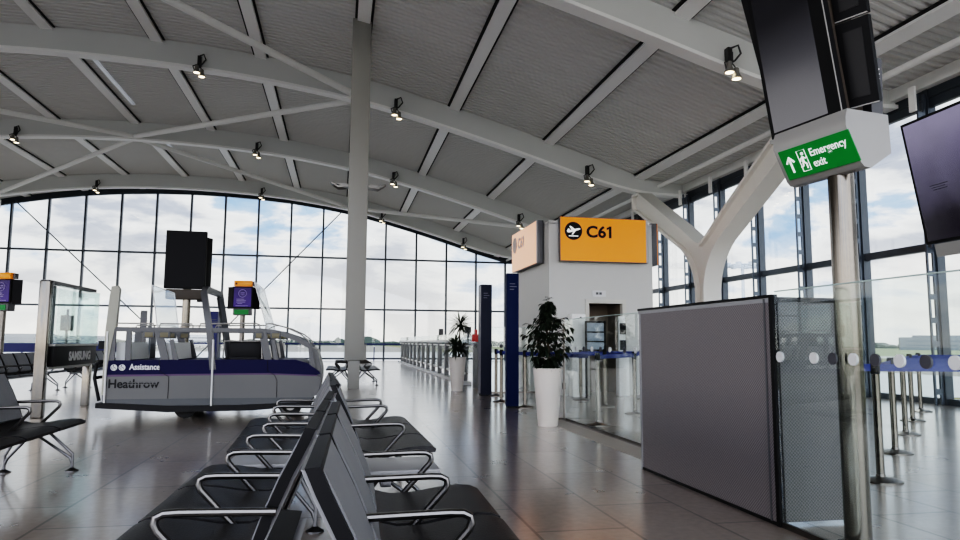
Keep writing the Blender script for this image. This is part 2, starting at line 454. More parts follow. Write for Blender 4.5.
# ------------------------------------------------------------------ tall column
col = thing('column', 'tall pale grey square column rising to the roof beside the buggy', 'column', (.36, 17.5, 0))
m = MB(); m.box2((-.24, -.22, .70), (.24, .22, deck(.36)), .02); m.build('shaft', 'column', col)
m = MB(); m.box2((-.14, -.14, 0), (.14, .14, .70), .01); m.build('plinth', 'column', col)
for sx in (-1, 1):
    m = MB(); xx = sx*.24
    m.prism([(xx, -.16, 5.03), (xx, .16, 5.03), (xx+sx*.26, .16, 5.0), (xx+sx*.42, .12, 5.1), (xx+sx*.46, 0, 5.12), (xx+sx*.42, -.12, 5.1), (xx+sx*.26, -.16, 5.0)], (0, 0, .045))
    m.box2((xx+sx*.02, -.05, 5.07), (xx+sx*.3, .05, 5.13)); m.build('speaker_dish', 'silver', col)

# ------------------------------------------------------------------ Y column
yc = thing('branching_column', 'white Y-shaped column with two arms holding the roof beams, behind the mesh screen', 'column', (9.8, 17.15, 0))
def outline():
    # (y, z) in the plane of the Y, y measured from the trunk
    def bez(p0, p1, p2, n):
        return [((1-t)**2*p0[0]+2*(1-t)*t*p1[0]+t*t*p2[0], (1-t)**2*p0[1]+2*(1-t)*t*p1[1]+t*t*p2[1]) for t in [k/n for k in range(n+1)]]
    half = []
    half += [(.24, 0), (.23, 2.3)]
    half += bez((.23, 2.6), (.30, 3.35), (1.0, 3.85), 8)
    half += [(4.05, 5.50), (4.32, 5.55), (4.32, 6.12), (3.85, 6.12)]
    half += [(1.2, 4.58)]
    half += bez((.75, 4.30), (.15, 3.90), (0, 3.88), 5)
    return half
hf = outline(); poly = hf+[(-a, b) for a, b in hf[::-1][1:]]
m = MB(); bm = m.bm; n = len(poly)
def inset(i, d):
    p0, p1, p2 = poly[i-1], poly[i], poly[(i+1) % n]
    a = V((p1[0]-p0[0], p1[1]-p0[1])); b = V((p2[0]-p1[0], p2[1]-p1[1])); a.normalize(); b.normalize()
    na = V((-a.y, a.x)); nb = V((-b.y, b.x)); q = (na+nb); 
    if q.length < 1e-6: q = na
    q = q.normalized()/max(.4, sqrt(max(0, (1+na.dot(nb))/2)))
    return (p1[0]+q.x*d, p1[1]+q.y*d)
m.prism([(-.14,)+inset(i, .03) for i in range(n)], (.28, 0, 0)); m.build('web', 'ycol', yc, angle=40); m = MB(); bm = m.bm
ring = []
for i in range(n):
    o_, q_ = poly[i], inset(i, .075)
    ring.append([bm.verts.new((sx, c[0], c[1])) for sx, c in ((-.26, o_), (.26, o_), (.26, q_), (-.26, q_))])
for i in range(n):
    a, b = ring[i], ring[(i+1) % n]
    for j in range(4): bm.faces.new((a[j], b[j], b[(j+1) % 4], a[(j+1) % 4]))
m.build('flange', 'ycol', yc, angle=40)

# left far node of roof at the end of the diagonal brace
nd = thing('roof_node', 'white column arm top at far left where tubes meet the end windows', 'column', (-18.3, 40.6, 0))
m = MB(); m.tube([(-.9, -.1, 6.3), (-.1, -.2, 8.3)], .22, 10); m.tube([(-2.2, 0, 5.2), (-.9, -.1, 6.3)], [.3, .22], 10); m.build('arm', 'white', nd)
m = MB(); m.box2((-.45, -.35, 8.15), (.3, .25, 8.62), .04); m.build('bracket', 'white', nd)
m = MB(); m.tube([(-3.2, 0, 0), (-2.2, 0, 5.2)], [.35, .3], 12); m.build('trunk', 'white', nd)

# ------------------------------------------------------------------ spotlights
def make_spot(label, loc):
    t = thing('spotlight', label, 'spotlight', loc, 0, 'spotlight pairs under the roof beams')
    m = MB(); m.box2((-.05, -.07, -.02), (.05, .07, .34), .01); m.box2((-.03, -.12, .02), (.03, -.06, .22)); m.build('bracket', 'cable', t)
    m = MB(); m.tube([(.0, -.1, .30), (.14, -.13, .36), (.20, -.12, .20), (.08, -.1, .05), (.0, -.08, .0)], .022, 6)
    m.tube([(-.02, -.1, .05), (-.16, -.12, -.02), (-.12, -.1, -.14)], .018, 6); m.build('cable', 'cable', t)
    for dx, dz in ((-.05, -.12), (.10, -.24)):
        m = MB(); c = V((dx, -.10, dz)); m.lathe([(.035, .14), (.055, .12), (.06, .02), (.10, -.07), (.105, -.09)], 14, c); lm = m.build('lamp', 'lampcase', t)
        m = MB(); m.lathe([(.085, -.094), (.06, -.104), (.02, -.108)], 14, c); m.build('lens', 'lampglow', lm)
        m = MB(); m.tube([c+V((0, 0, .13)), V((0, -.08, .02))], .012, 6); m.build('stem', 'cable', lm)
    return t
SP = [(1, -4.35, 'spotlight pair near top left, on the second roof beam'), (1, 1.55, 'spotlight pair just right of the tall column top'),
      (1, 7.9, 'spotlight pair above the orange gate sign'), (2, -13.0, 'spotlight pair at far left edge of the third roof beam'),
      (2, -3.7, 'spotlight pair on the third beam, above the large black far display'), (2, 2.15, 'spotlight pair on the third beam right of the column'),
      (2, 7.9, 'spotlight pair on the third beam, left of the pale side of the gate sign'), (0, 7.55, 'spotlight pair beside the near hanging screens'),
      (3, -13.0, 'spotlight on the farthest beam, above the left end windows'), (3, -4.5, 'spotlight on the farthest beam, above the end windows left of the column'),
      (3, 2.2, 'spotlight on the farthest beam, right of the column'), (3, 7.0, 'spotlight on the farthest beam, near the right end of the end windows')]
sp0 = None
for ri, x, lab in SP:
    loc = (x, RIBY[ri]-.18, prof(x)+.02)
    sp0_ = make_spot(lab, loc) if sp0 is None else dup(sp0, loc, None, lab)
    sp0 = sp0 or sp0_

# ------------------------------------------------------------------ tandem benches
def make_bench(label, x0, y0, slots, side, arms=None, legs=None, group='rows of tandem seating', yaw=0.):
    """slots: list of (kind, length); runs along +Y from y0; side +1 faces +X"""
    t = thing('bench', label, 'bench', (x0, y0, 0), -radians(yaw), group)
    s = side
    def X(x): return x*s
    total = sum(l for _, l in slots); y = 0; bounds = []
    seatprof = [(.155, .475), (.20, .435), (.27, .418), (.38, .422), (.50, .442), (.60, .452), (.66, .447), (.70, .43)]
    bp = [(.185, .47), (.150, .57), (.095, .70), (.045, .80), (.018, .862)]
    for kind, L in slots:
        ya, yb = y+.02, y+L-.02
        if kind == 'S':
            m = MB(); th = .042
            poly = [(X(a), ya, b) for a, b in seatprof]+[(X(a-.004), ya, b-th*(.55 if a > .68 else 1)) for a, b in seatprof[::-1]]
            m.prism(poly, (0, yb-ya, 0)); m.build('seat', 'seat', t)
            m = MB()
            poly = [(X(a), ya, b) for a, b in bp]+[(X(a-.036), ya, b-.004) for a, b in bp[::-1]]
            m.prism(poly, (0, yb-ya, 0)); bk = m.build('backrest', 'black', t)
            m = MB(); e = .026
            poly = [(X(a+.006), ya+e, b-(.012 if i == 4 else 0)) for i, (a, b) in enumerate(bp)]+[(X(a-.01), ya+e, b-.015) for a, b in bp[::-1]]
            m.prism(poly, (0, yb-ya-2*e, 0)); m.build('pad', 'back', bk)
            m = MB()
            poly = [(X(a-.02), ya+e, b-.015) for a, b in bp]+[(X(a-.046), ya+e, b-.010) for a, b in bp[::-1]]
            m.prism(poly, (0, yb-ya-2*e, 0)); m.build('rear_shell', 'shell', bk)
        elif kind == 'T':
            m = MB(); m.box2((X(.14), ya, .405), (X(.61), yb, .428), .006); tb = m.build('table_top', 'table', t)
            m = MB(); m.box2((X(.138), ya-.001, .392), (X(.612), yb+.001, .404)); m.build('edge', 'black', tb)
        bounds.append((y, kind)); y += L
    bounds.append((y, 'E'))
    if arms is None: arms = [b for i, (b, kd) in enumerate(bounds) if kd == 'S' or (i and bounds[i-1][1] == 'S')]
    for a in arms:
        pts = [(.10, .598), (.25, .602), (.40, .605)]
        pts += [(.445, .603), (.468, .592), (.472, .572), (.462, .55)]
        pts += [(.36, .44), (.31, .385)]
        m = MB(); m.tube([(X(px), a, pz) for px, pz in pts], .0135, 10); m.build('armrest', 'chrome', t)
    m = MB(); m.box2((X(.27), .03, .335), (X(.33), total-.03, .385), .006); m.box2((X(.14), .05, .40), (X(.17), total-.05, .43)); m.build('beam', 'legm', t)
    for a in (legs or [.35, total-.35]):
        m = MB()
        for fx in (.63, .09):
            m.tube([(X(.30+(.08 if fx > .3 else -.08)), a, .385), (X(fx), a, .145), (X(fx), a, .02)], .013, 8)
            m.tube([(X(.30), a, .34), (X(fx-(.02 if fx > .3 else -.02)), a, .115), (X(fx), a, .06)], .012, 8)
            m.lathe([(.055, 0), (.055, .008), (.03, .02), (.015, .03)], 14, (X(fx), a, 0))
        m.build('leg', 'legm', t)
    return t
P_ = .615
make_bench('near row of three black seats facing the glass barrier, right of the middle gap', -.054, 1.655, [('S', P_)]*3, 1, yaw=1.4)
make_bench('near row of three seats facing left toward the buggy side, with grey side table', -.088, 2.40, [('S', P_)]*3+[('G', .06), ('T', .5)], -1, yaw=1.7)
make_bench('closest seat back, greyed by painted sheen, at the bottom edge of the view, facing left', -.105, .06, [('S', P_)]*2, -1, yaw=1.5)
make_bench('row of three black seats with grey table beyond the near right seats', -.022, 3.98, [('T', .5), ('G', .25), ('S', .66), ('S', .66), ('S', .66)], 1, arms=[.72, 2.07, 2.73], yaw=-1.)
make_bench('far part of the left-facing seat row, closest to the buggy', -.005, 4.86, [('S', .63)]*3, -1, yaw=-2.2)
make_bench('black bench at left edge with dark backrests and splayed chrome feet', -2.92, 6.92-4*.62, [('S', .62)]*4, 1, legs=[.3, 4*.62-.08])
make_bench('row of seats, backs greyed by painted sheen, behind the phone charging stand, by left edge', -6.95, 14.9, [('S', .62)]*5, 1)
make_bench('row of seats behind the buggy, farther along from the left edge row', -6.6, 18.3, [('S', .62)]*6, 1)
make_bench('far seats to the right of the tall column base, facing right', .37, 18.4, [('S', .62)]*4, 1)
make_bench('far seats to the left of the tall column base, facing left', .37, 18.4, [('S', .62)]*4, -1)

# ------------------------------------------------------------------ assistance buggy (faces +X)
bg = thing('assistance_buggy', 'grey and blue open airport assistance buggy parked on the hall floor', 'buggy', (-1.955, 11.0, 0))
BX = 1.9     # numbers below are hall coordinates in x, near side at y = 0 locally, far side 1.4
def BP(pts, y=0.): return [(x+BX, y, z) for x, z in pts]
W = 1.42
m = MB(); m.prism(BP([(-3.29, .30), (-3.29, .64), (-1.7, .66), (-1.0, .665), (-.28, .635), (-.21, .58), (-.26, .34), (-.34, .30)]), (0, W, 0)); m.build('lower_body', 'bgrey', bg)
m = MB(); m.prism(BP([(-3.29, .65), (-3.29, .855), (-2.5, .868), (-.6, .872), (-.42, .82), (-.25, .70), (-.22, .66), (-.28, .64), (-1.0, .668), (-1.7, .664)], -.006), (0, W+.012, 0)); m.build('blue_band', 'bband', bg)
m = MB(); m.prism(BP([(-3.29, .622), (-3.29, .65), (-1.7, .664), (-1.0, .668), (-.28, .64), (-.26, .62), (-1.0, .645), (-1.7, .64)], -.004), (0, W+.008, 0)); m.build('purple_line', 'bpurple', bg)
m = MB(); m.prism(BP([(-3.27, .24), (-3.29, .30), (-.34, .30), (-.36, .23), (-1.4, .20), (-2.4, .19)], -.002), (0, W+.004, 0)); m.build('sill_band', 'bdk', bg)
m = MB(); m.prism(BP([(-3.37, .245), (-3.28, .25), (-2.4, .20), (-1.4, .20), (-.36, .235), (-.34, .18), (-1.2, .115), (-2.4, .105), (-3.37, .175)], -.02), (0, W+.04, 0)); m.build('skirt', 'black', bg)
# floor pan and inner box so the cabin is not hollow
m = MB(); m.box2((-3.1+BX, .06, .70), (-.5+BX, W-.06, .76)); m.build('deck_floor', 'bdk', bg)
for wx in (-2.18, -.66):
    for wy in (.20, W-.20):
        m = MB(); c = V((wx+BX, wy, .17)); m.tube([c-V((0, .07, 0)), c-V((0, .055, 0)), c+V((0, .055, 0)), c+V((0, .07, 0))], [.145, .17, .17, .145], 24); w = m.build('wheel', 'rubber', bg)
        m = MB(); m.tube([c-V((0, .074, 0)), c+V((0, .074, 0))], .075, 16); m.build('hub', 'silver', w)
# top rails and pillars, both sides
for sy in (0, W-.05):
    m = MB(); m.prism(BP([(-3.30, 1.28), (-3.30, 1.345), (-1.11, 1.345), (-.86, 1.315), (-.60, 1.23), (-.42, 1.13), (-.36, 1.06), (-.40, 1.04), (-.62, 1.16), (-.88, 1.255), (-1.11, 1.285)], sy), (0, .05, 0)); m.build('top_rail', 'bframe', bg)
    for poly in ([(-3.27, .84), (-3.16, .84), (-3.16, 1.30), (-3.27, 1.30)], [(-3.02, .85), (-2.94, .85), (-2.95, 1.3), (-3.02, 1.3)],
                 [(-2.64, 1.30), (-2.52, .85), (-2.41, .85), (-2.53, 1.30)], [(-2.36, .85), (-2.28, .85), (-2.37, 1.17), (-2.42, 1.17)],
                 [(-1.16, 1.31), (-1.06, .86), (-.95, .86), (-1.05, 1.31)], [(-.92, .86), (-.85, .86), (-.92, 1.17), (-.97, 1.17)],
                 [(-.42, 1.14), (-.36, 1.08), (-.29, .70), (-.38, .70)]):
        m = MB(); m.prism(BP(poly, sy+.003), (0, .045, 0)); m.build('pillar', 'bframe', bg)
    for pts in ([(-3.27, 1.34), (-3.25, 1.40), (-2.66, 1.40), (-2.64, 1.34)], [(-2.58, 1.34), (-2.56, 1.40), (-2.12, 1.40), (-2.1, 1.34)], [(-2.02, 1.34), (-2.0, 1.405), (-1.2, 1.42), (-1.15, 1.40), (-1.14, 1.34)],
                [(-1.06, 1.33), (-1.05, 1.41), (-.98, 1.42), (-.75, 1.36), (-.55, 1.27), (-.42, 1.17), (-.40, 1.12)]):
        m = MB(); m.tube(BP(pts, sy+.025), .011, 8); m.build('grab_rail', 'silver', bg)
    for xa, xb in ((-2.78, -2.63), (-2.57, -2.42), (-1.21, -1.09), (-.98, -.83)):
        m = MB(); m.box2((xa+BX, sy-.012, 1.185), (xb+BX, sy+.06, 1.285), .012); lm = m.build('lamp_box', 'bframe', bg)
        m = MB(); m.box2((xa+BX+.02, sy-.018, 1.20), (xb+BX-.02, sy-.01, 1.27), .003); m.build('lens', 'lampb', lm)
# rear post (near and far), hoop, nose, rear bumper
for sy in (.0,):
    m = MB(); m.prism(BP([(-3.30, .36), (-3.265, .36), (-3.235, .86), (-3.18, 1.30), (-3.16, 1.35), (-3.14, 1.90), (-3.17, 1.95), (-3.25, 1.94), (-3.27, 1.8), (-3.30, 1.3)], sy-.01), (0, .09, 0)); m.build('rear_post', 'bpost', bg)
m = MB(); hp = [(-1.79, 0, .72), (-1.86, 0, 1.25), (-1.97, 0, 1.88), (-1.96, .05, 1.93), (-1.95, W-.12, 1.93), (-1.96, W-.05, 1.88), (-1.84, W-.05, 1.25), (-1.75, W-.05, .72)]
m.tube([(x+BX, y+.03, z) for x, y, z in hp], .062, 4, square=True); m.build('roll_hoop', 'bframe', bg, angle=60)
m = MB(); m.tube(BP([(-3.29, .86), (-3.42, .80), (-3.44, .60), (-3.36, .27)], .1), .025, 8); m.tube(BP([(-3.29, .86), (-3.42, .80), (-3.44, .60), (-3.36, .27)], W-.1), .025, 8)
m.tube([(-3.44+BX, .1, .6), (-3.44+BX, W-.1, .6)], .025, 8); m.box2((-3.42+BX, .12, 1.02), (-3.30+BX, .45, 1.14)); m.box2((-3.40+BX, .5, .30), (-3.29+BX, W-.1, .80)); m.build('rear_bumper', 'black', bg)
m = MB(); m.prism(BP([(-.36, 1.06), (-.28, 1.02), (-.20, .72), (-.20, .56), (-.24, .33), (-.34, .33), (-.34, .70)], .05), (0, W-.1, 0)); m.build('nose_panel', 'bgrey', bg)
# clear screens across the cabin
for xt, xb, zt, zb in ((-2.70, -2.60, 1.97, 1.33), (-1.25, -1.04, 2.06, 1.34)):
    m = MB(); m.prism([(xt+BX, .02, zt), (xb+BX, .02, zb), (xb+BX, W-.02, zb), (xt+BX, W-.02, zt-.02)], (.012, 0, 0)); cs = m.build('clear_screen', 'acryl', bg, smooth=False)
    m = MB(); m.tube([(xt+BX, .02, zt), (xb+BX, .02, zb)], .008, 6); m.tube([(xt+BX, W-.02, zt-.02), (xb+BX, W-.02, zb)], .008, 6); m.tube([(xt+BX, .02, zt), (xt+BX, W-.02, zt-.02)], .006, 6); m.build('screen_edge', 'dotw', cs)
# seats
for xa, xb, mt in ((-3.18, -3.04, 'bseat'), (-2.50, -2.38, 'bseat')):
    m = MB(); m.prism(BP([(xa, .74), (xb+.05, .74), (xb, 1.12), (xa, 1.12)], .14), (0, W-.28, 0)); m.build('seat_back', mt, bg)
m = MB(); m.box2((-3.04+BX, .14, .76), (-2.70+BX, W-.14, .86), .03); m.box2((-1.6+BX, .14, .76), (-1.15+BX, W-.14, .92), .04); m.build('seat_cushion', 'black', bg)
m = MB(); m.box((-1.36+BX, W/2, 1.02), (.48, W-.3, .27), None, .04); m.build('seat_back', 'black', bg)
m = MB(); m.tube(BP([(-1.67, .88), (-1.66, 1.15), (-1.12, 1.15), (-1.1, .88)], .10), .012, 8); m.build('seat_rail', 'silver', bg)
for x, z0, z1 in ((-3.265, .25, 1.28), (-1.80, .19, 1.17)):
    m = MB(); m.tube(BP([(x, z1), (x+.01, z0)], -.02), .014, 8); m.build('side_strip', 'dotw', bg)
for pts in ([(-2.54, .86), (-2.53, .70), (-2.47, .66), (-2.40, .62), (-2.40, .30)], [(-1.01, .86), (-1.0, .70), (-.90, .64), (-.86, .56), (-.86, .30)]):
    m = MB(); m.tube(BP(pts, -.007), .004, 5); m.build('door_seam', 'black', bg)
fm = lambda x, z, y=-.0075: frame((x+BX, y, z), (1, 0, 0), (0, 0, 1))
text('lettering', 'Assistance', .118, 'dotw', bg, fm(-2.945, .725), .003, width=.42)
text('lettering', 'Heathrow', .175, 'black', bg, fm(-3.225, .462, -.004), .004, width=.69)
for x in (-3.155, -3.045):
    m = MB(); m.disc((x+BX, -.008, .755), .045, (0, 1, 0), .004); ic = m.build('icon', 'dotw', bg)
    m = MB(); y = -.0112
    m.disc((x+BX-.006, y, .785), .0075, (0, 1, 0), .002, 10)
    m.tube([(x+BX-.006, y, .782), (x+BX-.004, y, .760), (x+BX+.014, y, .758), (x+BX+.022, y, .738)], .0042, 5)
    m.tube([(x+BX-.012+.019*cos(a), y, .752+.019*sin(a)) for a in [radians(q) for q in range(110, 330, 20)]], .0036, 5); m.build('figure', 'bband', ic)
m = MB()      # white slashes that cut the dark lettering
for zz in (.508, .533): m.box2((-2.97+BX, -.0062, zz), (-2.56+BX, -.0054, zz+.008))
m.build('lettering_slash', 'bgrey', bg, smooth=False)

# ------------------------------------------------------------------ phone charging stand
cs = thing('charging_stand', 'steel-framed glass phone charging stand with black lettered panel, left of the buggy', 'charging stand', (-4.35, 11.46, 0))
m = MB(); m.box2((-.075, -.075, 0), (.075, .075, 2.04), .02); m.build('post', 'steel', cs)
m = MB(); m.box2((-.06, 1.89, 0), (.06, 2.02, .72), .015); m.build('post', 'steel', cs)
m = MB(); m.box2((-.05, .06, .70), (.05, 2.02, .74)); m.build('lower_rail', 'silver', cs)
m = MB(); m.box2((-.06, -.06, 2.0), (.06, 2.0, 2.05)); m.build('top_rail', 'signgrey', cs)
m = MB(); m.box2((-.12, .12, .745), (.12, 1.98, 1.05), .01); lp = m.build('letter_panel', 'black', cs)
text('lettering', 'SAMSUNG', .19, 'dotw', lp, frame((.1215, .72, .83), (0, 1, 0), (0, 0, 1)), .010, width=.98)
m = MB(); m.box2((-.14, .10, 1.052), (.14, 2.0, 1.085), .008); m.build('shelf', 'silver', cs)
for sx in (-.13, .13):
    m = MB(); m.box2((sx-.005, .13, 1.09), (sx+.005, 1.96, 1.98)); m.build('glass_side', 'sglass', cs, smooth=False)
m = MB(); m.box2((-.12, 1.95, 1.09), (.12, 1.96, 1.98)); m.build('glass_end', 'sglass', cs, smooth=False)
m = MB(); m.box2((-.03, .10, 1.09), (.03, .30, 1.98)); m.build('inner_panel', 'mull', cs)
m = MB(); m.tube([(0, .9, 1.085), (0, .9, 1.65)], .02, 8); m.box2((-.05, .75, 1.3), (.05, 1.05, 1.55), .01); m.build('charger', 'signgrey', cs)

# ------------------------------------------------------------------ information display posts in the distance
def purple_unit(label, loc, rz):
    t = thing('information_display', label, 'display', loc, rz, 'purple information displays')
    m = MB(); m.tube([(0, 0, 0), (0, 0, 2.1)], .085, 16); m.build('post', 'steel_d', t)
    m = MB(); m.box2((-.30, -.16, 2.03), (.30, .12, 2.27), .02); ho = m.build('housing', 'signgrey', t)
    m = MB(); m.box2((-.25, -.175, 2.06), (.22, -.158, 2.22)); m.build('exit_sign', 'green', ho)
    m = MB(); m.box2((-.33, -.14, 2.28), (.33, .02, 3.02), .01); sc = m.build('screen', 'black', t)
    m = MB(); m.box2((-.29, -.150, 0), (.29, -.1415, .66)); m.build('panel', 'scr_p', sc, loc=(0, 0, 2.32))
    m = MB(); m.tube([(.13*cos(2*pi*k/24), -.152, 2.78+.13*sin(2*pi*k/24)) for k in range(24)], .014, 6, closed=True)
    m.box2((-.07, -.156, 2.75), (.07, -.151, 2.77)); m.box2((-.07, -.156, 2.80), (.07, -.151, 2.82)); m.box2((-.03, -.156, 2.72), (.03, -.151, 2.735)); m.build('icon', 'lilac', sc)
    m = MB()
    for z, a, b in ((2.57, -.20, .06), (2.52, -.20, .12), (2.47, -.20, .10), (2.42, -.16, .0), (2.345, -.22, .2)): m.box2((a, -.155, z), (b, -.151, z+.022))
    m.build('message', 'lilac', sc)
    for s in (-1, 1):
        m = MB(); m.box((s*.42, .02, 2.63), (.26, .05, .76), Matrix.Rotation(s*radians(35), 3, 'Z')); m.build('side_screen', 'scr_off', t)
    m = MB(); m.box2((-.30, -.15, 3.03), (.30, .05, 3.22), .01); ob = m.build('direction_box', 'orange', t)
    m = MB(); m.box2((-.25, -.156, 3.09), (-.19, -.151, 3.15)); m.build('symbol', 'black', ob)
    m = MB(); m.box2((.31, -.08, 3.03), (.40, .06, 3.2), .01); m.build('end_box', 'signgrey', t)
    return t
pu = purple_unit('purple information display on a post under orange box, above the middle of the buggy', (-3.30, 25.0, 0), radians(-5))
dup(pu, (-10.28, 24.0, 0), radians(-20), 'purple information display on a post under orange box, cut by left photo edge')

bd = thing('flight_display', 'large black portrait display on a post behind the buggy', 'display', (-3.33, 16.2, 0), radians(4))
m = MB(); m.tube([(0, 0, 0), (0, 0, 2.3)], .085, 16); m.build('post', 'steel', bd)
m = MB(); m.box2((-.42, -.16, 2.05), (.36, .14, 2.27), .02); m.build('housing', 'bronze', bd)
m = MB(); m.box2((-.46, -.17, 2.28), (.38, -.06, 3.56), .01); sc = m.build('screen', 'black', bd)
m = MB(); m.box2((-.43, -.176, 2.32), (.35, -.171, 3.52)); m.build('panel', 'scr_off', sc)
m = MB(); m.box((.40, .04, 2.83), (.22, .05, 1.24), Matrix.Rotation(radians(62), 3, 'Z'), .01); m.build('side_screen', 'black', bd)
m = MB(); m.box2((.22, -.1, 2.0), (.34, .0, 2.05)); m.build('camera_box', 'black', bd)

# ------------------------------------------------------------------ near display post with exit sign
th = radians(9)
dp = thing('display_post', 'near steel post carrying black screens and a green emergency exit sign', 'display', (2.97, 3.61, 0), 0)
U = V((-sin(th), cos(th), 0)); Nn = V((-cos(th), -sin(th), 0)); Z = V((0, 0, 1))
def uv(u, n, z): return U*u+Nn*n+Z*z
m = MB(); m.tube([(0, 0, 0), (0, 0, 3.9)], .073, 28); m.build('post', 'steel', dp)
m = MB(); m.lathe([(.11, 0), (.11, .012), (.08, .02)], 28); m.build('base_ring', 'steel', dp)
tl = radians(10)
# silver housing: end profile in (n, z) swept along u
pr = [(.105, 2.195), (.207, 2.395), (.205, 2.455), (.19, 2.50), (-.13, 2.50), (-.14, 2.27), (.03, 2.165), (.08, 2.17)]
m = MB(); m.prism([uv(-.235, a, b) for a, b in pr], U*.555); ho = m.build('housing', 'silver', dp, angle=30)
# sign face lies on the tilted left face
ts_ = radians(27); fN = (Nn*cos(ts_)-Z*sin(ts_)).normalized(); fU = (Z*cos(ts_)+Nn*sin(ts_))
fU = (fU-fN*fU.dot(fN)).normalized()
o_ = uv(.285, .110, 2.202)
def SF(a, b, e=0.): return o_-U*a+fU*b+fN*e      # a to the right along the sign, b up
m = MB(); m.prism([SF(0, 0, .002), SF(.53, 0, .002), SF(.53, .195, .002), SF(0, .195, .002)], fN*.006); sg = m.build('exit_sign', 'green', ho, smooth=False)
text('lettering', 'Emergency', .070, 'swhite', sg, frame(SF(.225, .110, .0112), -U, fU), .0010, width=.265)
text('lettering', 'exit', .070, 'swhite', sg, frame(SF(.225, .040, .0112), -U, fU), .0010, width=.093)
m = MB()
def st(pts, r): m.tube([SF(a, b, .010) for a, b in pts], r, 6)
st([(.065, .04), (.065, .14)], .007); st([(.035, .105), (.065, .142), (.095, .105)], .007); m.build('arrow', 'swhite', sg)
m = MB()
for pts in ([(.135, .03), (.135, .165), (.195, .165), (.195, .03), (.135, .03)],): st(pts, .0028)
m.disc(SF(.170, .142, .010), .011, fN, .003, 12)
st([(.166, .125), (.160, .092)], .0085); st([(.160, .092), (.178, .075), (.176, .045)], .0055); st([(.158, .092), (.150, .066), (.133, .058)], .0055)
st([(.166, .122), (.184, .108), (.194, .118)], .004); st([(.164, .122), (.146, .112), (.140, .095)], .004); m.build('running_figure', 'swhite', sg)
# tilted main screen
sN = (Nn*cos(tl)-Z*sin(tl)); sU = (Z*cos(tl)+Nn*sin(tl))
o2 = uv(.355, .175, 2.475)
def SC(a, b, e=0.): return o2-U*a+sU*b+sN*e
m = MB(); m.prism([SC(0, 0, -.045), SC(.545, 0, -.045), SC(.545, 1.12, -.045), SC(0, 1.12, -.045)], sN*.05); ms = m.build('main_screen', 'black', dp, smooth=False)
m = MB(); m.prism([SC(.03, .04, .004), SC(.455, .04, .004), SC(.455, 1.09, .004), SC(.03, 1.09, .004)], sN*.003)
mo = m.build('panel', 'scr', ms, smooth=False); mo.location = (0, 0, 2.45)
for v in mo.data.vertices: v.co.z -= 2.45
m = MB(); m.prism([SC(-.02, -.02, -.02), SC(.56, -.02, -.02), SC(.56, .004, -.02), SC(-.02, .004, -.02)], sN*.028); m.build('trim_bar', 'silver', ms, smooth=False)
m = MB(); m.prism([SC(.546, 0, .0), SC(.550, 0, .0), SC(.550, 1.12, .0), SC(.546, 1.12, .0)], sN*.006); m.build('edge_strip', 'silver', ms, smooth=False)
# left wing, seen edge on
m = MB(); m.prism([SC(-.004, .0, -.05), SC(-.012, 0, -.12), SC(-.17, 1.12, -.12), SC(-.10, 1.12, -.03), SC(-.004, 1.12, -.01)], U*.012); m.build('side_screen', 'black', dp, smooth=False)
# inner bronze back box
m = MB(); m.prism([uv(-.165, .16, 2.5), uv(-.165, -.02, 2.5), uv(-.165, .09, 3.6), uv(-.165, .30, 3.6)], U*.46); m.build('back_box', 'bronze', dp, smooth=False)
# right wing: two stacked screens turned towards the hall
th2 = radians(24.5); Vv = V((-sin(th2), cos(th2), 0)); Wn = V((-cos(th2), -sin(th2), 0))
wN = (Wn*cos(tl)-Z*sin(tl)); wU = (Z*cos(tl)+Wn*sin(tl))
o3 = uv(-.145, .088, 2.535)
def WG(a, b, e=0.): return o3-Vv*a+wU*b+wN*e
for b0, b1 in ((0., .50), (.515, 1.05)):
    m = MB(); m.prism([WG(0, b0, -.035), WG(.185, b0, -.035), WG(.185, b1, -.035), WG(0, b1, -.035)], wN*.04); ws = m.build('wing_screen', 'black', dp, smooth=False)
    m = MB(); m.prism([WG(.035, b0+.05, .006), WG(.145, b0+.05, .006), WG(.145, b1-.06, .006), WG(.035, b1-.06, .006)], wN*.002); m.build('panel', 'scr_dim', ws, smooth=False)
    m = MB(); m.prism([WG(0, b0-.004, .001), WG(.185, b0-.004, .001), WG(.185, b0+.002, .001), WG(0, b0+.002, .001)], wN*.007); m.build('edge_strip', 'silver', ws, smooth=False)
# rear display seen from behind, facing the windows
m = MB(); m.prism([uv(-.20, -.045, 2.51), uv(-.20, -.135, 2.51), uv(-.20, -.15, 2.86), uv(-.20, -.045, 2.86)], U*.50); rs = m.build('rear_screen', 'signgrey', dp, smooth=False)
m = MB()
for k in range(4): m.disc(uv(-.203, -.115, 2.70+.03*k), .005, U, .004, 8)
m.build('vent', 'dotw', rs)

# right display: only its left part is in view
tv = thing('display_screen', 'portrait screen with a violet sheen put in as glow at right edge, mounted on a post', 'display', (6.55, 5.80, 0), 0)
m = MB(); m.tube([(0.28, 0, 0), (0.28, 0, 3.6)], .075, 20); m.build('post', 'steel', tv)
th3 = radians(-4); U3 = V((-sin(th3), cos(th3), 0)); N3 = V((-cos(th3), -sin(th3), 0)); t3 = radians(10)
n3 = N3*cos(t3)-Z*sin(t3); u3 = Z*cos(t3)+N3*sin(t3)
o4 = V((-.32, .52, 2.235))
def TV(a, b, e=0.): return o4-U3*a+u3*b+n3*e
m = MB(); m.prism([TV(0, 0, -.05), TV(.95, 0, -.05), TV(.95, 1.34, -.05), TV(0, 1.34, -.05)], n3*.055); ts = m.build('screen', 'black', tv, smooth=False)
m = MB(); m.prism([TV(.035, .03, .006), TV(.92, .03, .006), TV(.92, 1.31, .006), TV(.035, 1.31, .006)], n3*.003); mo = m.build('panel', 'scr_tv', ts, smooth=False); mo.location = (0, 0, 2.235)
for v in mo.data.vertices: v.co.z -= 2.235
m = MB()
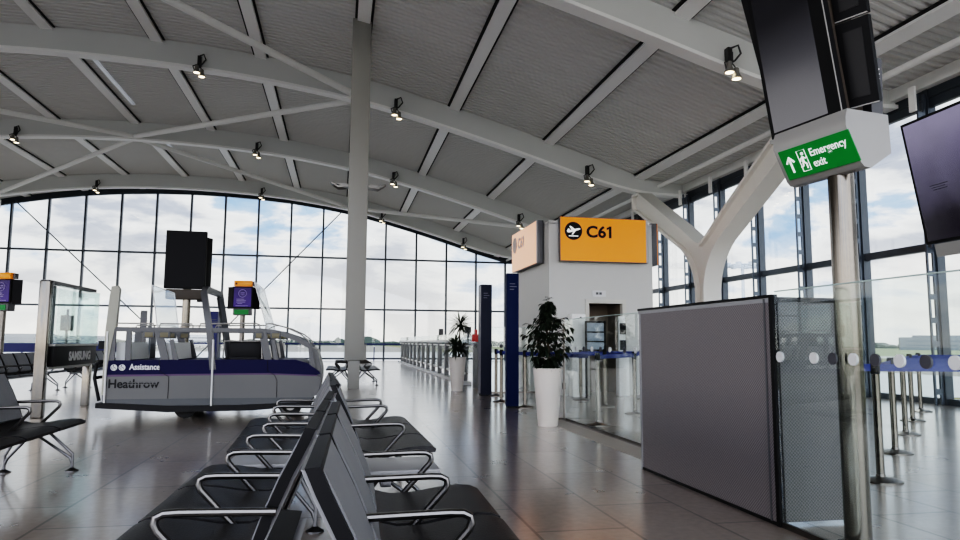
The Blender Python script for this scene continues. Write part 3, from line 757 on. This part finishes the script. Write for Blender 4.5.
for k, (a, b, c) in enumerate(((.22, .46, .60), (.24, .42, .575), (.26, .44, .55))): m.prism([TV(a, c, .0095), TV(b, c, .0095), TV(b, c+.006, .0095), TV(a, c+.006, .0095)], n3*.001)
m.build('caption', 'scr_dim', ts, smooth=False)
m = MB(); m.prism([TV(.1, -.01, -.16), TV(.95, -.01, -.16), TV(.95, -.01, .0), TV(.1, -.01, .0)], -u3*.14); m.build('housing', 'silver', tv, smooth=False)
m = MB(); m.box2((-.1, -.1, 2.5), (.3, .05, 2.7)); m.build('bracket', 'silver', tv, smooth=False)

# ------------------------------------------------------------------ mesh screen enclosure + glass barrier with dots
sc = thing('mesh_screen', 'grey perforated metal screen standing beside the near steel post', 'screen', (2.78, 4.07, 0))
m = MB(); m.box2((-.012, .0, .02), (.012, 2.0, 1.425)); m.build('side_panel', 'mesh1', sc, smooth=False)
m = MB(); m.box2((.03, -.008, .02), (.50, .008, 1.43)); m.build('end_panel', 'mesh2', sc, smooth=False)
m = MB(); m.box2((-.022, -.03, 1.455), (.022, 2.05, 1.475)); m.box2((-.022, -.035, 0), (.022, .0, 1.455)); m.box2((-.016, 0, 0), (.016, 2.0, .022)); m.box2((.022, -.015, 1.43), (.51, .015, 1.46)); m.box2((.49, -.02, 0), (.525, .02, 1.46)); m.build('frame', 'black', sc, smooth=False)
m = MB(); m.box2((-.016, .0, 1.425), (.016, 2.05, 1.455)); m.box2((-.016, 2.0, 0), (.016, 2.03, 1.425)); m.build('top_rail', 'shell', sc, smooth=False)
m = MB(); m.box2((-.021, .05, .02), (-.016, .065, 1.45)); m.build('edge_trim', 'signgrey', sc, smooth=False)

def glass_panel(name, label, a, b, h, dots, group=None, z0=.02, dz=1.07, r=.034, rail=False):
    a = V(a); b = V(b); d = (b-a); L = d.length; ang = atan2(d.y, d.x)
    t = thing(name, label, 'glass panel', (a.x, a.y, 0), ang, group)
    m = MB(); m.box2((0, -.006, z0), (L, .006, h)); m.build('pane', 'gglass', t, smooth=False)
    m = MB(); m.box2((0, -.0065, h), (L, .0065, h+.007)); m.build('top_edge', 'gedge', t, smooth=False)
    m = MB(); m.box2((0, -.012, 0), (L, .012, z0+.012)); m.build('floor_channel', 'steel_d', t, smooth=False)
    for i, (x, w) in enumerate(dots):
        for s in (-1, 1):
            if w == 'd' and s == -1: pass
        m = MB(); m.disc((x, 0, dz), r, (0, 1, 0), .0135, 20); m.build('dot', 'dotw' if w == 'w' else 'dotd', t)
    return t
g = []
yy = 4.0; k = 0
dn = []
for k in range(20):
    yv = 4.0-.162*k
    if k == 1: continue
    dn.append((yv, 'w' if k % 2 == 0 else 'd'))
glass_panel('glass_barrier', 'near glass barrier panel with light and dark dots, in front of the steel post', (2.78, .9, 0), (2.78, 2.62, 0), 1.49, [(y-.9, c) for y, c in dn if .95 < y < 2.58])
glass_panel('glass_barrier', 'glass barrier panel with dots joining the end of the mesh screen', (2.78, 2.63, 0), (2.78, 4.03, 0), 1.49, [(y-2.63, c) for y, c in dn if y > 2.66])
def dl(n, step, off, c='w'): return [(off+step*i, c if i % 2 else 'w') for i in range(n)]
glass_panel('glass_barrier', 'clear glass barrier panel just beyond the mesh screen, with row of dots', (3.36, 5.4, 0), (3.36, 8.07, 0), 1.5, dl(8, .32, .2, 'd'))
glass_panel('glass_barrier', 'clear glass barrier panel beside the bushy potted plant', (3.36, 8.10, 0), (3.36, 10.07, 0), 1.5, dl(6, .32, .2, 'd'))
glass_panel('glass_barrier', 'frontal glass barrier panel behind the blue totems', (3.2, 15.6, 0), (4.5, 15.6, 0), 1.5, dl(4, .34, .12, 'd'), r=.045)
m = MB(); m.box2((-.01, -.02, .0), (.01, .02, 1.45)); m.box2((-.02, -.03, .45), (.02, .03, .55)); m.box2((-.25, -.03, 0), (.0, .03, .03))
tag(m.build('gate_post', 'steel_d', loc=(3.36, 10.15, 0)), 'slim metal gate post at the glass end beside the potted plant', 'post')

# ------------------------------------------------------------------ stanchions
def make_stanchion(label, loc, belt=None, group='belt stanchions behind the glass'):
    t = thing('belt_stanchion', label, 'stanchion', loc, 0, group)
    m = MB(); m.lathe([(.17, 0), (.17, .012), (.12, .028), (.04, .04), (.035, .06)], 28); m.build('base', 'steel_d', t)
    m = MB(); m.tube([(0, 0, .04), (0, 0, .93)], .033, 16); m.build('pole', 'steel', t)
    m = MB(); m.lathe([(.034, .90), (.038, .91), (.038, 1.0), (.03, 1.015)], 16); m.build('head', 'black', t)
    return t
def add_belt(t, dx, dy, z=.955, h=.062):
    L = sqrt(dx*dx+dy*dy); m = MB(); a = atan2(dy, dx)
    R = Matrix.Rotation(a, 3, 'Z'); m.box((dx/2, dy/2, z), (L-.07, .004, h), R); m.build('belt', 'belt', t)
st0 = make_stanchion('', (0, 0, 0)); first = True
def place_st(x, y, label, belt=None, group=None):
    global first
    if first: t = st0; t.location = (x, y, 0); first = False
    else: t = dup(st0c, (x, y, 0))
    t['label'] = label; t['group'] = group or 'belt stanchions behind the glass'
    return t
st0c = st0
qs = [(4.54, 5.22), (5.87, 6.52), (7.21, 7.82), (8.60, 9.18), (9.97, 10.45)]
ql = ['nearest belt stanchion right of the steel post, largest base', 'second belt stanchion in the queue behind the near steel post', 'middle belt stanchion of the queue behind the near steel post', 'fourth belt stanchion in the queue, toward the right windows', 'farthest belt stanchion of the queue, by the right windows']
allst = []
for (x, y), lab in zip(qs, ql): allst.append(place_st(x, y, lab, group='belt stanchions of the right queue'))
qe = [place_st(x+2.9, y-.55, 'belt stanchion at the right end of a queue lane, out by the photo edge', group='belt stanchions at lane ends') for x, y in qs[:3]]
ms_ = [(3.62, 9.41, 'stanchion just behind the glass, in front of the kiosk door'), (4.84, 13.53, 'stanchion nearest the kiosk corner, left of the kiosk door'),
       (4.78, 12.06, 'stanchion in front of the kiosk doorway, in the middle of the glass'), (4.78, 10.76, 'stanchion behind the glass just left of the mesh screen'),
       (6.2, 13.62, 'stanchion by the kiosk door right side, half hidden by the mesh screen'), (3.28, 12.11, 'stanchion between the blue totem and the bushy plant'),
       (3.35, 14.77, 'stanchion between the grey and blue totems'), (3.12, 13.28, 'stanchion right behind the blue totem')]
mst = [place_st(x, y, lab) for x, y, lab in ms_]
# belts
for (x, y), t in zip(qs[:3], allst[:3]): add_belt(t, 2.9, -.55)
for t, (x, y) in zip(allst[3:], qs[3:]): add_belt(t, 1.45, -.6)
for i in range(4): add_belt(allst[i], qs[i+1][0]-qs[i][0], qs[i+1][1]-qs[i][1])
add_belt(allst[0], -1.0, .25)
add_belt(mst[3], 0.06, 2.77); add_belt(mst[0], 1.16, 1.35); add_belt(mst[3], 1.42, 2.86); add_belt(mst[1], 1.36, .09); add_belt(mst[2], 2.3, .2); add_belt(mst[5], .4, -2.2)
add_belt(mst[5], -.16, 1.17); add_belt(mst[7], .23, 1.49); add_belt(mst[5], 1.5, -.05)

# ------------------------------------------------------------------ gate kiosk with orange signs
kx0, kx1, ky0, ky1, kh = 4.57, 7.06, 14.8, 17.7, 3.86
kb = thing('gate_kiosk', 'pale grey boarding gate block with a doorway, under the orange gate signs', 'kiosk', (kx0, ky0, 0))
dx0, dx1, dzt = .90, 1.76, 2.05
W_ = kx1-kx0; D_ = ky1-ky0
m = MB(); m.box2((0, 0, 0), (dx0, .1, kh)); m.box2((dx1, 0, 0), (W_, .1, kh)); m.box2((dx0, 0, dzt), (dx1, .1, kh)); m.box2((0, .1, 0), (.1, D_, kh)); m.box2((W_-.1, .1, 0), (W_, D_, kh)); m.box2((.1, D_-.1, 0), (W_-.1, D_, kh)); m.box2((0, 0, kh-.02), (W_, D_, kh+.05)); m.build('wall', 'kiosk', kb, smooth=False)
m = MB(); m.box2((dx0-.06, -.03, 0), (dx0+.03, .12, dzt)); m.box2((dx1-.03, -.03, 0), (dx1+.06, .12, dzt)); m.box2((dx0-.06, -.031, dzt), (dx1+.06, .121, dzt+.09)); m.build('door_frame', 'door', kb, smooth=False)
m = MB(); m.box2((dx0+.03, 1.0, 0), (dx1+.4, 1.06, dzt+.3)); m.box2((dx1+.02, .1, 0), (dx1+.08, 1.0, dzt+.3)); m.box2((dx0-.1, .1, dzt+.02), (dx1+.2, 1.0, dzt+.06)); m.build('inner_door', 'doord', kb, smooth=False)
m = MB(); m.box2((.02+1.0, -.012, 2.20), (.02+1.32, -.001, 2.34)); pl = m.build('door_number', 'dotw', kb, smooth=False)
m = MB(); m.box2((1.10, -.016, 2.245), (1.16, -.0125, 2.30)); m.box2((1.18, -.016, 2.245), (1.24, -.0125, 2.30)); m.build('characters', 'signgrey', pl, smooth=False)
m = MB(); m.box2((W_-.22, -.06, 1.70), (W_-.02, -.005, 1.73)); m.build('wall_hook', 'signgrey', kb, smooth=False)
wp = thing('card_reader_cabinet', 'white cabinet with rounded top at the kiosk front, behind the bushy plant', 'cabinet', (5.0, 14.35, 0))
m = MB(); m.box2((-.10, -.12, 0), (.22, .12, 1.78), .03); m.build('body', 'white', wp)
m = MB(); m.disc((.10, -.123, 1.70), .02, (0, 1, 0), .006, 10); m.build('camera_eye', 'black', wp)
nb = thing('notice_board', 'black-framed notice board on a stand in front of the kiosk doorway', 'notice board', (5.10, 13.95, 0))
m = MB()
for a, b in (((0, 0, 0), (.04, .03, 1.62)), ((.42, 0, 0), (.46, .03, 1.62)), ((0, 0, 1.58), (.46, .03, 1.62)), ((0, 0, .98), (.46, .03, 1.02)), ((0, 0, 1.17), (.46, .03, 1.20)), ((0, 0, 1.37), (.46, .03, 1.40))): m.box2(a, b)
m.build('frame', 'black', nb, smooth=False)
m = MB(); m.box2((.03, .01, .99), (.43, .02, 1.60)); m.build('board', 'notice', nb, smooth=False)
wt = thing('reflection_block', 'added white block standing in for a bright streak in the glass, beside the kiosk doorway', 'standin', (6.14, 14.45, 0))
m = MB(); m.box2((-.12, -.1, 0), (.12, .1, .95), .02); m.box2((-.08, -.02, .95), (.08, .06, 1.75), .02); m.build('body', 'white', wt)  # white block added where the glass mirrors a bright streak
m = MB(); m.box2((-.06, -.04, 1.35), (.08, -.015, 1.6)); m.box2((-.06, -.04, 1.0), (.08, -.015, 1.22)); m.build('reflection', 'black', wt)

def gate_sign(label, loc, rz, w, m_face, faint=False, fix=.22):
    t = thing('gate_sign', label, 'sign', loc, rz, 'gate number signs on the kiosk')
    m = MB(); m.box2((0, 0, 0), (w, .15, 1.0), .006); m.build('case', 'signgrey', t)
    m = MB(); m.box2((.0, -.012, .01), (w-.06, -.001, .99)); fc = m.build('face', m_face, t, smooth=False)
    m = MB(); m.box2((w-.058, -.012, .01), (w, -.001, .99)); m.build('edge', 'silver', t, smooth=False)
    c = (.30, -.014, .68)
    ink = 'faint' if faint else 'black'
    m = MB(); m.disc(c, .205, (0, 1, 0), .004, 32); ic = m.build('icon', ink, fc)
    if not faint:
        m = MB(); y = -.018
        def pp(pts): m.prism([(.30+a, y, .68+b) for a, b in pts], (0, .001, 0))
        pp([(-.16, -.005), (-.125, .05), (-.095, .045), (-.09, .015), (.11, .065), (.155, .062), (.165, .045), (.12, .022), (-.10, -.04), (-.14, -.035)])
        pp([(-.05, .028), (-.10, .105), (-.065, .112), (.03, .045)]); pp([(.0, -.005), (-.045, -.085), (-.015, -.085), (.065, .018)])
        pp([(-.11, -.125), (.11, -.125), (.11, -.105), (-.11, -.105)])
        m.build('plane_symbol', 'swhite', ic, smooth=False)
    text('lettering', 'C61', .36, ink, fc, frame((.60, -.0135, .555), (1, 0, 0), (0, 0, 1)), .012, width=.60)
    m = MB(); x1 = 1.163; m.prism([(x1+.02, -.0150, .815), (x1-.075, -.0150, .775), (x1-.075, -.0150, .725), (x1+.02, -.0150, .765)], (0, .001, 0)); m.build('lettering', ink, fc, smooth=False)
    for zx in (.2, w-.3):
        m = MB(); m.box2((zx, .15, .3), (zx+.08, fix, .38)); m.build('fixing', 'silver', t, smooth=False)
    return t
gate_sign('orange sign reading C61 with departing plane symbol, facing the camera', (4.77, 14.58, 2.97), 0, 2.1, 'orange')
gate_sign('side gate sign with sky glare painted pale peach over faint C61, facing the walkway', (4.40, 17.5, 2.97), radians(-90), 2.35, 'orange_glare', True, .17)
gate_sign('gate sign on the right side of the kiosk, seen edge-on as a grey end', (7.27, 14.95, 2.97), radians(90), 2.3, 'orange', False, .21)

# ------------------------------------------------------------------ totems
def totem(name, label, x, y, h, w, d, m_front, m_side):
    t = thing(name, label, 'totem', (x, y, 0))
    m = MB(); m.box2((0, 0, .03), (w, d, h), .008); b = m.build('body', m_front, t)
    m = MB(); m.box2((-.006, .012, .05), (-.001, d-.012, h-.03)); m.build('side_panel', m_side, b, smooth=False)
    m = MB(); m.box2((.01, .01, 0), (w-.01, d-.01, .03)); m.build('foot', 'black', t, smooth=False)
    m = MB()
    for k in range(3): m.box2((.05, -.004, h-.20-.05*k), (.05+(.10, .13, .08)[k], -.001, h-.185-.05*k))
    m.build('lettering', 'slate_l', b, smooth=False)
    return t
totem('advertising_totem', 'tall bright navy blue totem standing beside the bushy potted plant', 2.93, 12.05, 2.40, .22, .12, 'navy', 'navy')
totem('advertising_totem', 'tall slate grey totem standing right of the spiky plant', 3.02, 14.8, 2.42, .24, .30, 'slate', 'slate_l')
totem('advertising_totem', 'blue totem seen through the open cabin of the buggy', -2.95, 16.9, 1.83, .17, .3, 'bluewall', 'navy')
totem('advertising_totem', 'slim dark post sign rising behind the rear part of the buggy', -4.60, 17.5, 1.85, .12, .12, 'signgrey', 'signgrey')

# ------------------------------------------------------------------ planters
def planter(t, s=1.0):
    m = MB(); m.lathe([(.132, 0), (.138, .01), (.205, .78), (.212, .795), (.205, .80), (.19, .795), (.185, .74)], 40); pt = m.build('planter', 'pot', t)
    m = MB(); m.lathe([(.186, .73), (.15, .745), (.05, .75)], 24); m.build('soil', 'soil', t)
def leaf(mb, base, d, L, w, droop=.3):
    d = V(d).normalized(); side = d.cross(V((0, 0, 1)));
    if side.length < .05: side = V((1, 0, 0))
    side.normalize(); up = side.cross(d)
    pts = []
    for k, ww in ((0, .05), (.3, .9), (.55, 1.), (.8, .6), (1, .03)):
        c = V(base)+d*L*k-V((0, 0, 1))*droop*L*k*k
        pts.append((c-side*w*ww*.5+up*w*.12*ww, c, c+side*w*ww*.5+up*w*.12*ww))
    vs = [[mb.bm.verts.new(p) for p in row] for row in pts]
    for a, b in zip(vs, vs[1:]):
        for j in range(2): mb.bm.faces.new((a[j], a[j+1], b[j+1], b[j]))
p1 = thing('potted_plant', 'bushy dark leafy plant in tall white tapered planter beside the glass', 'plant', (2.875, 9.4, 0))
planter(p1)
rnd = random.Random(5); m = MB(); lf = MB()
m.tube([(0, 0, .72), (.02, 0, 1.0), (-.01, .02, 1.35), (.01, 0, 1.7)], [.02, .018, .013, .005], 7)
for k in range(72):
    z = .86+.92*(k/71)**1.0; f = (z-.86)/.92
    R_ = (.15+.22*sin(pi*min(1, f*1.15+.08)))*(.88 if f < .75 else .65)*rnd.uniform(.7, 1.08)
    if f > .8: R_ *= .65
    a = k*2.4+rnd.uniform(-.4, .4); d = V((cos(a), sin(a), rnd.uniform(.1, .55)))
    b0 = V((0, 0, z-.08)); tip = b0+V((cos(a)*R_, sin(a)*R_, R_*rnd.uniform(.0, .5)))
    m.tube([b0, (b0+tip)/2+V((0, 0, .03)), tip], [.006, .005, .003], 5)
    for q in range(9):
        tq = .3+.7*q/8; pb = b0.lerp(tip, tq)+V((0, 0, .02)); aa = a+rnd.uniform(-1.3, 1.3)
        leaf(lf, pb, (cos(aa), sin(aa), rnd.uniform(-.8, .2)), rnd.uniform(.08, .12), rnd.uniform(.04, .055), rnd.uniform(.2, .7))
for q in range(14):
    a = q*1.1; leaf(lf, (.01+.01*cos(a), 0, 1.66+.01*q), (cos(a), sin(a), .5), .09, .04, .4)
for q in range(40):
    a = q*1.37; r_ = rnd.uniform(.08, .2); leaf(lf, (cos(a)*r_*.6, sin(a)*r_*.6, rnd.uniform(.80, .92)), (cos(a), sin(a), rnd.uniform(-.2, .5)), .12, .05, .6)
m.build('stem', 'stem', p1); lf.build('foliage', 'leaf', p1, smooth=False)

p2 = thing('potted_plant', 'spiky-leaved plant with two leaf crowns in white planter beside the balustrade', 'plant', (2.77, 16.4, 0))
planter(p2); m = MB(); lf = MB(); rnd = random.Random(9)
for (bx, by, zc, n, L) in ((.06, 0, 1.58, 90, .42), (-.05, .02, 1.04, 110, .42), (.08, -.04, .97, 70, .36)):
    m.tube([(bx*.3, by, .72), (bx*.8, by, zc*.6+.3), (bx, by, zc)], [.022, .018, .015], 7)
    for k in range(n):
        el = rnd.uniform(-.5, 1.3); a = rnd.uniform(0, 2*pi)
        leaf(lf, (bx, by, zc+rnd.uniform(-.05, .05)), (cos(a)*cos(el), sin(a)*cos(el), sin(el)), L*rnd.uniform(.75, 1.15), .034, .25)
m.build('stem', 'stem', p2); lf.build('foliage', 'leaf2', p2, smooth=False)

# ------------------------------------------------------------------ balustrade on the right, beyond the totems
bal = thing('balustrade', 'long balustrade with grey uprights and white handrail leading to the end windows', 'balustrade', (3.42, 17.4, 0))
L_ = 22.5
m = MB(); m.box2((-.09, 3.4, 1.14), (.09, L_, 1.22), .02); m.build('handrail', 'white', bal)
m = MB(); m.box2((-.02, 1.6, .27), (.02, L_, .33)); m.build('lower_rail', 'white', bal, smooth=False)
m = MB(); m.box2((-.02, 0, 1.04), (.02, L_, 1.09)); m.build('upper_rail', 'white', bal, smooth=False)
m = MB(); m.box2((-.12, 1.2, 0), (.12, L_, .09), .01); m.build('curb', 'curb', bal)
m = MB(); m.box2((-.006, .1, .33), (.006, L_, 1.40)); m.build('pane', 'gglass', bal, smooth=False)
k = 0
yb = 0.
while yb < L_:
    m = MB(); m.box2((-.07, yb, 0), (.07, yb+.11, 1.14), .01); m.build('upright', 'balgrey', bal); yb += 1.62
cp = MB(); cp.box2((-.10, -.05, 1.17), (.10, .05, 1.36), .01); cp.box2((-.03, -.07, 1.2), (.03, .07, 1.48)); 
tag(cp.build('call_point', 'red', loc=(3.42, 17.45, 0)), 'small red box on the balustrade end beside the spiky plant', 'box')
for x, y, h, lab in ((5.2, 36, 1.75, 'small dark sign on a pole beyond the balustrade, left one'), (4.6, 25.0, 1.62, 'small dark sign on a pole beyond the balustrade, right one')):
    t = thing('pole_sign', lab, 'sign', (x, y, 0)); m = MB(); m.tube([(0, 0, 0), (0, 0, h-.3)], .03, 8); m.build('pole', 'steel_d', t)
    m = MB(); m.box2((-.12, -.03, h-.3), (.12, .03, h+.1)); m.build('board', 'signgrey', t, smooth=False)
hb = MB(); hb.box2((-19.3, 40.8, .50), (-11.2, 40.86, .97)); [hb.box2((x, 40.81, 0), (x+.08, 40.85, .62)) for x in (-19.2, -16.5, -13.8, -11.35)]
tag(hb.build('hoarding', 'bluewall', smooth=False), 'long low blue board standing along the end windows at left', 'hoarding')
hb = MB(); hb.box2((-8.5, 41.8, .97), (7.6, 41.86, 1.06)); [hb.box2((x, 41.81, 0), (x+.06, 41.85, .85)) for x in (-8.4, -5, -1.5, 2, 4.5, 7.4)]
tag(hb.build('hoarding', 'bluewall', smooth=False), 'thin dark blue rail board in front of the end windows, right of the buggy', 'hoarding')
for i, (x, w, h) in enumerate(((-5.0, .9, 1.15), (-3.6, .7, 1.05), (.9, .55, 1.0))):
    t = thing('gate_pillar', ('blue-grey low cabinet by the end windows behind the buggy front', 'pale low cabinet by the end windows behind the buggy front', 'pale grey low cabinet by the end windows right of the column')[i], 'cabinet', (x, 38.5, 0))
    m = MB(); m.box2((0, 0, 0), (w, .5, h), .02); m.build('body', ('slate', 'silver', 'silver')[i], t)
    m = MB(); m.box2((-.03, -.03, h), (w+.03, .53, h+.04)); m.build('top', 'signgrey', t, smooth=False)

# ------------------------------------------------------------------ outside
GZ = -5.0
g = MB(); g.box2((-1500, -600, GZ-.5), (1800, 2500, GZ)); struct(g.build('ground', 'apron', smooth=False))
# pale taxiway just beyond the end windows
g = MB(); g.box2((-260, 70, GZ), (120, 420, GZ+.03)); struct(g.build('apron_slab', 'slab', smooth=False))
tr = MB(); rnd = random.Random(3)
x = -900
while x < 760:
    w = rnd.uniform(20, 60); h = rnd.uniform(6, 15); yy = 1150+rnd.uniform(-30, 30)
    n = 7; base = [(x+w*k/n, yy, GZ+h*(.55+.45*sin(pi*k/n))*rnd.uniform(.85, 1.1)) for k in range(n+1)]
    tr.prism([(x, yy, GZ)]+base+[(x+w, yy, GZ)], (0, 25, 0)); x += w*.72
y = 1150
while y > 150:      # along the right side
    w = rnd.uniform(20, 50); h = rnd.uniform(5, 11); xx = 1000+rnd.uniform(-40, 40)
    n = 6; base = [(xx, y-w*k/n, GZ+h*(.55+.45*sin(pi*k/n))*rnd.uniform(.85, 1.1)) for k in range(n+1)]
    tr.prism([(xx, y, GZ)]+base+[(xx, y-w, GZ)], (25, 0, 0)); y -= w*.72
tag(tr.build('treeline', 'tree', smooth=False), 'distant line of dark trees on the horizon outside the windows', 'trees', kind='stuff')
def far_building(label, x, y, w, h, d=40, mt='bld', rz=0):
    t = thing('terminal_building', label, 'building', (x, y, GZ), rz, 'distant airport buildings')
    m = MB(); m.box2((0, 0, 0), (w, d, h)); m.build('block', mt, t, smooth=False)
    m = MB(); m.box2((w*.1, d*.2, h), (w*.5, d*.8, h+2.5)); m.build('roof_unit', 'bld', t, smooth=False)
    m = MB()
    for k in range(2): m.box2((w*.04, -.4, h*(.3+.33*k)), (w*.96, -.05, h*(.42+.33*k)))
    m.build('window_band', 'mull_l', t, smooth=False)
far_building('distant grey building on the horizon at far left end window', -690, 1000, 120, 14)
far_building('distant low grey building on the horizon right of the charging stand', -470, 1050, 150, 12)
far_building('distant building on the horizon seen through the buggy cabin', -290, 1060, 110, 15, mt='bld_w')
far_building('distant grey building low on the horizon right of the near steel post', 700, 760, 150, 16, rz=radians(-40))
far_building('pale distant building on the horizon near the right edge', 760, 640, 60, 20, mt='bld_w', rz=radians(-45))
far_building('distant grey building on the horizon at right edge', 800, 560, 130, 17, rz=radians(-45))
far_building('white distant building at the right edge of the horizon', 830, 470, 90, 19, mt='bld_w', rz=radians(-50))
mt = thing('floodlight_mast', 'tall floodlight mast outside the right windows, beside the Y-shaped column', 'mast', (95, 150, GZ))
m = MB(); m.tube([(0, 0, 0), (0, 0, 25.5)], [.6, .35], 8); m.build('pole', 'mast', mt)
m = MB(); m.box2((-4, -.2, 24.4), (4, .2, 24.8)); m.tube([(2*cos(2*pi*k/12)*1.9, 2*sin(2*pi*k/12)*1.9, 25.) for k in range(12)], .25, 6, closed=True)
for k in range(8): m.box2((3.8*cos(k*pi/4)-.5, 3.8*sin(k*pi/4)-.5, 24.6), (3.8*cos(k*pi/4)+.5, 3.8*sin(k*pi/4)+.5, 25.6))
m.build('lamp_ring', 'mast', mt, smooth=False)

# ------------------------------------------------------------------ world and light
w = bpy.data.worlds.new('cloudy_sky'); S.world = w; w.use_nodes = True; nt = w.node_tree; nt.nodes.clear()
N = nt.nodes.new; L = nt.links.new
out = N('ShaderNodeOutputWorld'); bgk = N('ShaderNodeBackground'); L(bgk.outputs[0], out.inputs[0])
tc = N('ShaderNodeTexCoord'); mp = N('ShaderNodeMapping'); mp.inputs['Scale'].default_value = (1, 1, 2.6); mp.inputs['Location'].default_value = (3.1, 1.7, .4)
L(tc.outputs['Generated'], mp.inputs[0])
nz = N('ShaderNodeTexNoise'); nz.inputs['Scale'].default_value = 4.2; nz.inputs['Detail'].default_value = 7; nz.inputs['Roughness'].default_value = .55; nz.inputs['Distortion'].default_value = .25
L(mp.outputs[0], nz.inputs['Vector'])
cr = N('ShaderNodeValToRGB'); E = cr.color_ramp.elements
E[0].position = .36; E[0].color = (.22, .38, .70, 1); E[1].position = .66; E[1].color = (.30, .33, .43, 1)
for p, c in ((.43, (.42, .56, .80)), (.47, (1.05, 1.05, 1.06)), (.525, (.86, .86, .88)), (.575, (.44, .47, .56))):
    e = E.new(p); e.color = c+(1,)
L(nz.outputs['Fac'], cr.inputs[0])
# warm glow low on the horizon
sp = N('ShaderNodeSeparateXYZ'); L(tc.outputs['Generated'], sp.inputs[0])
mr = N('ShaderNodeMapRange'); mr.inputs[1].default_value = 0; mr.inputs[2].default_value = .16; mr.inputs[3].default_value = .75; mr.inputs[4].default_value = 0; L(sp.outputs['Z'], mr.inputs[0])
mx = N('ShaderNodeMix'); mx.data_type = 'RGBA'; L(mr.outputs[0], mx.inputs[0]); L(cr.outputs[0], mx.inputs[6]); mx.inputs[7].default_value = (.92, .86, .78, 1)
# unseen sky behind and left of the camera, brightened to fill the hall
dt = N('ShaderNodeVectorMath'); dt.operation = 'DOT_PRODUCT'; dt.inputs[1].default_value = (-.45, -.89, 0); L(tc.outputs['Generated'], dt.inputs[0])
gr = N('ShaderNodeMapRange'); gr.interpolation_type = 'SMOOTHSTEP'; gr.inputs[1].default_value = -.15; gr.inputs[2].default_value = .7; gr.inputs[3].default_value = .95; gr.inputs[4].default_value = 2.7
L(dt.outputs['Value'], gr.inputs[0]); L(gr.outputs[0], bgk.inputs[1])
L(mx.outputs[2], bgk.inputs[0])

def area(name, loc, rot, sx, sy, power, col=(1, 1, 1)):
    l = bpy.data.lights.new(name, 'AREA'); l.shape = 'RECTANGLE'; l.size = sx; l.size_y = sy; l.energy = power; l.color = col
    o = bpy.data.objects.new(name, l); COL.objects.link(o); o.location = loc; o.rotation_euler = rot
    return o
sun = bpy.data.lights.new('soft_sun', 'SUN'); sun.energy = .7; sun.angle = radians(25); sun.color = (1, .97, .92)
so = bpy.data.objects.new('soft_sun', sun); COL.objects.link(so); so.rotation_euler = (radians(52), 0, radians(150))

# ------------------------------------------------------------------ camera
F = 690.
cam = bpy.data.cameras.new('camera'); cam.sensor_fit = 'HORIZONTAL'; cam.sensor_width = 36; cam.lens = F/960*36; cam.clip_end = 6000; cam.clip_start = .05
co = bpy.data.objects.new('camera', cam); COL.objects.link(co)
pt = atan(72.5/F); A = atan(140/F*cos(pt)); RO = radians(.35)
fw = V((sin(A)*cos(pt), cos(A)*cos(pt), sin(pt))); rt = V((cos(A), -sin(A), 0)); up = rt.cross(fw)
r2 = rt*cos(RO)+up*sin(RO); u2 = up*cos(RO)-rt*sin(RO)
mw = Matrix.Identity(4)
for i in range(3): mw[i][0], mw[i][1], mw[i][2] = r2[i], u2[i], -fw[i]
mw[0][3], mw[1][3], mw[2][3] = 0, 0, CZ
co.matrix_world = mw
S.camera = co
cy = S.cycles
cy.max_bounces = 14; cy.diffuse_bounces = 7; cy.glossy_bounces = 6; cy.transparent_max_bounces = 32; cy.transmission_bounces = 8
S.view_settings.view_transform = 'Filmic'; S.view_settings.look = 'High Contrast'; S.view_settings.exposure = 1.2; S.view_settings.gamma = .8
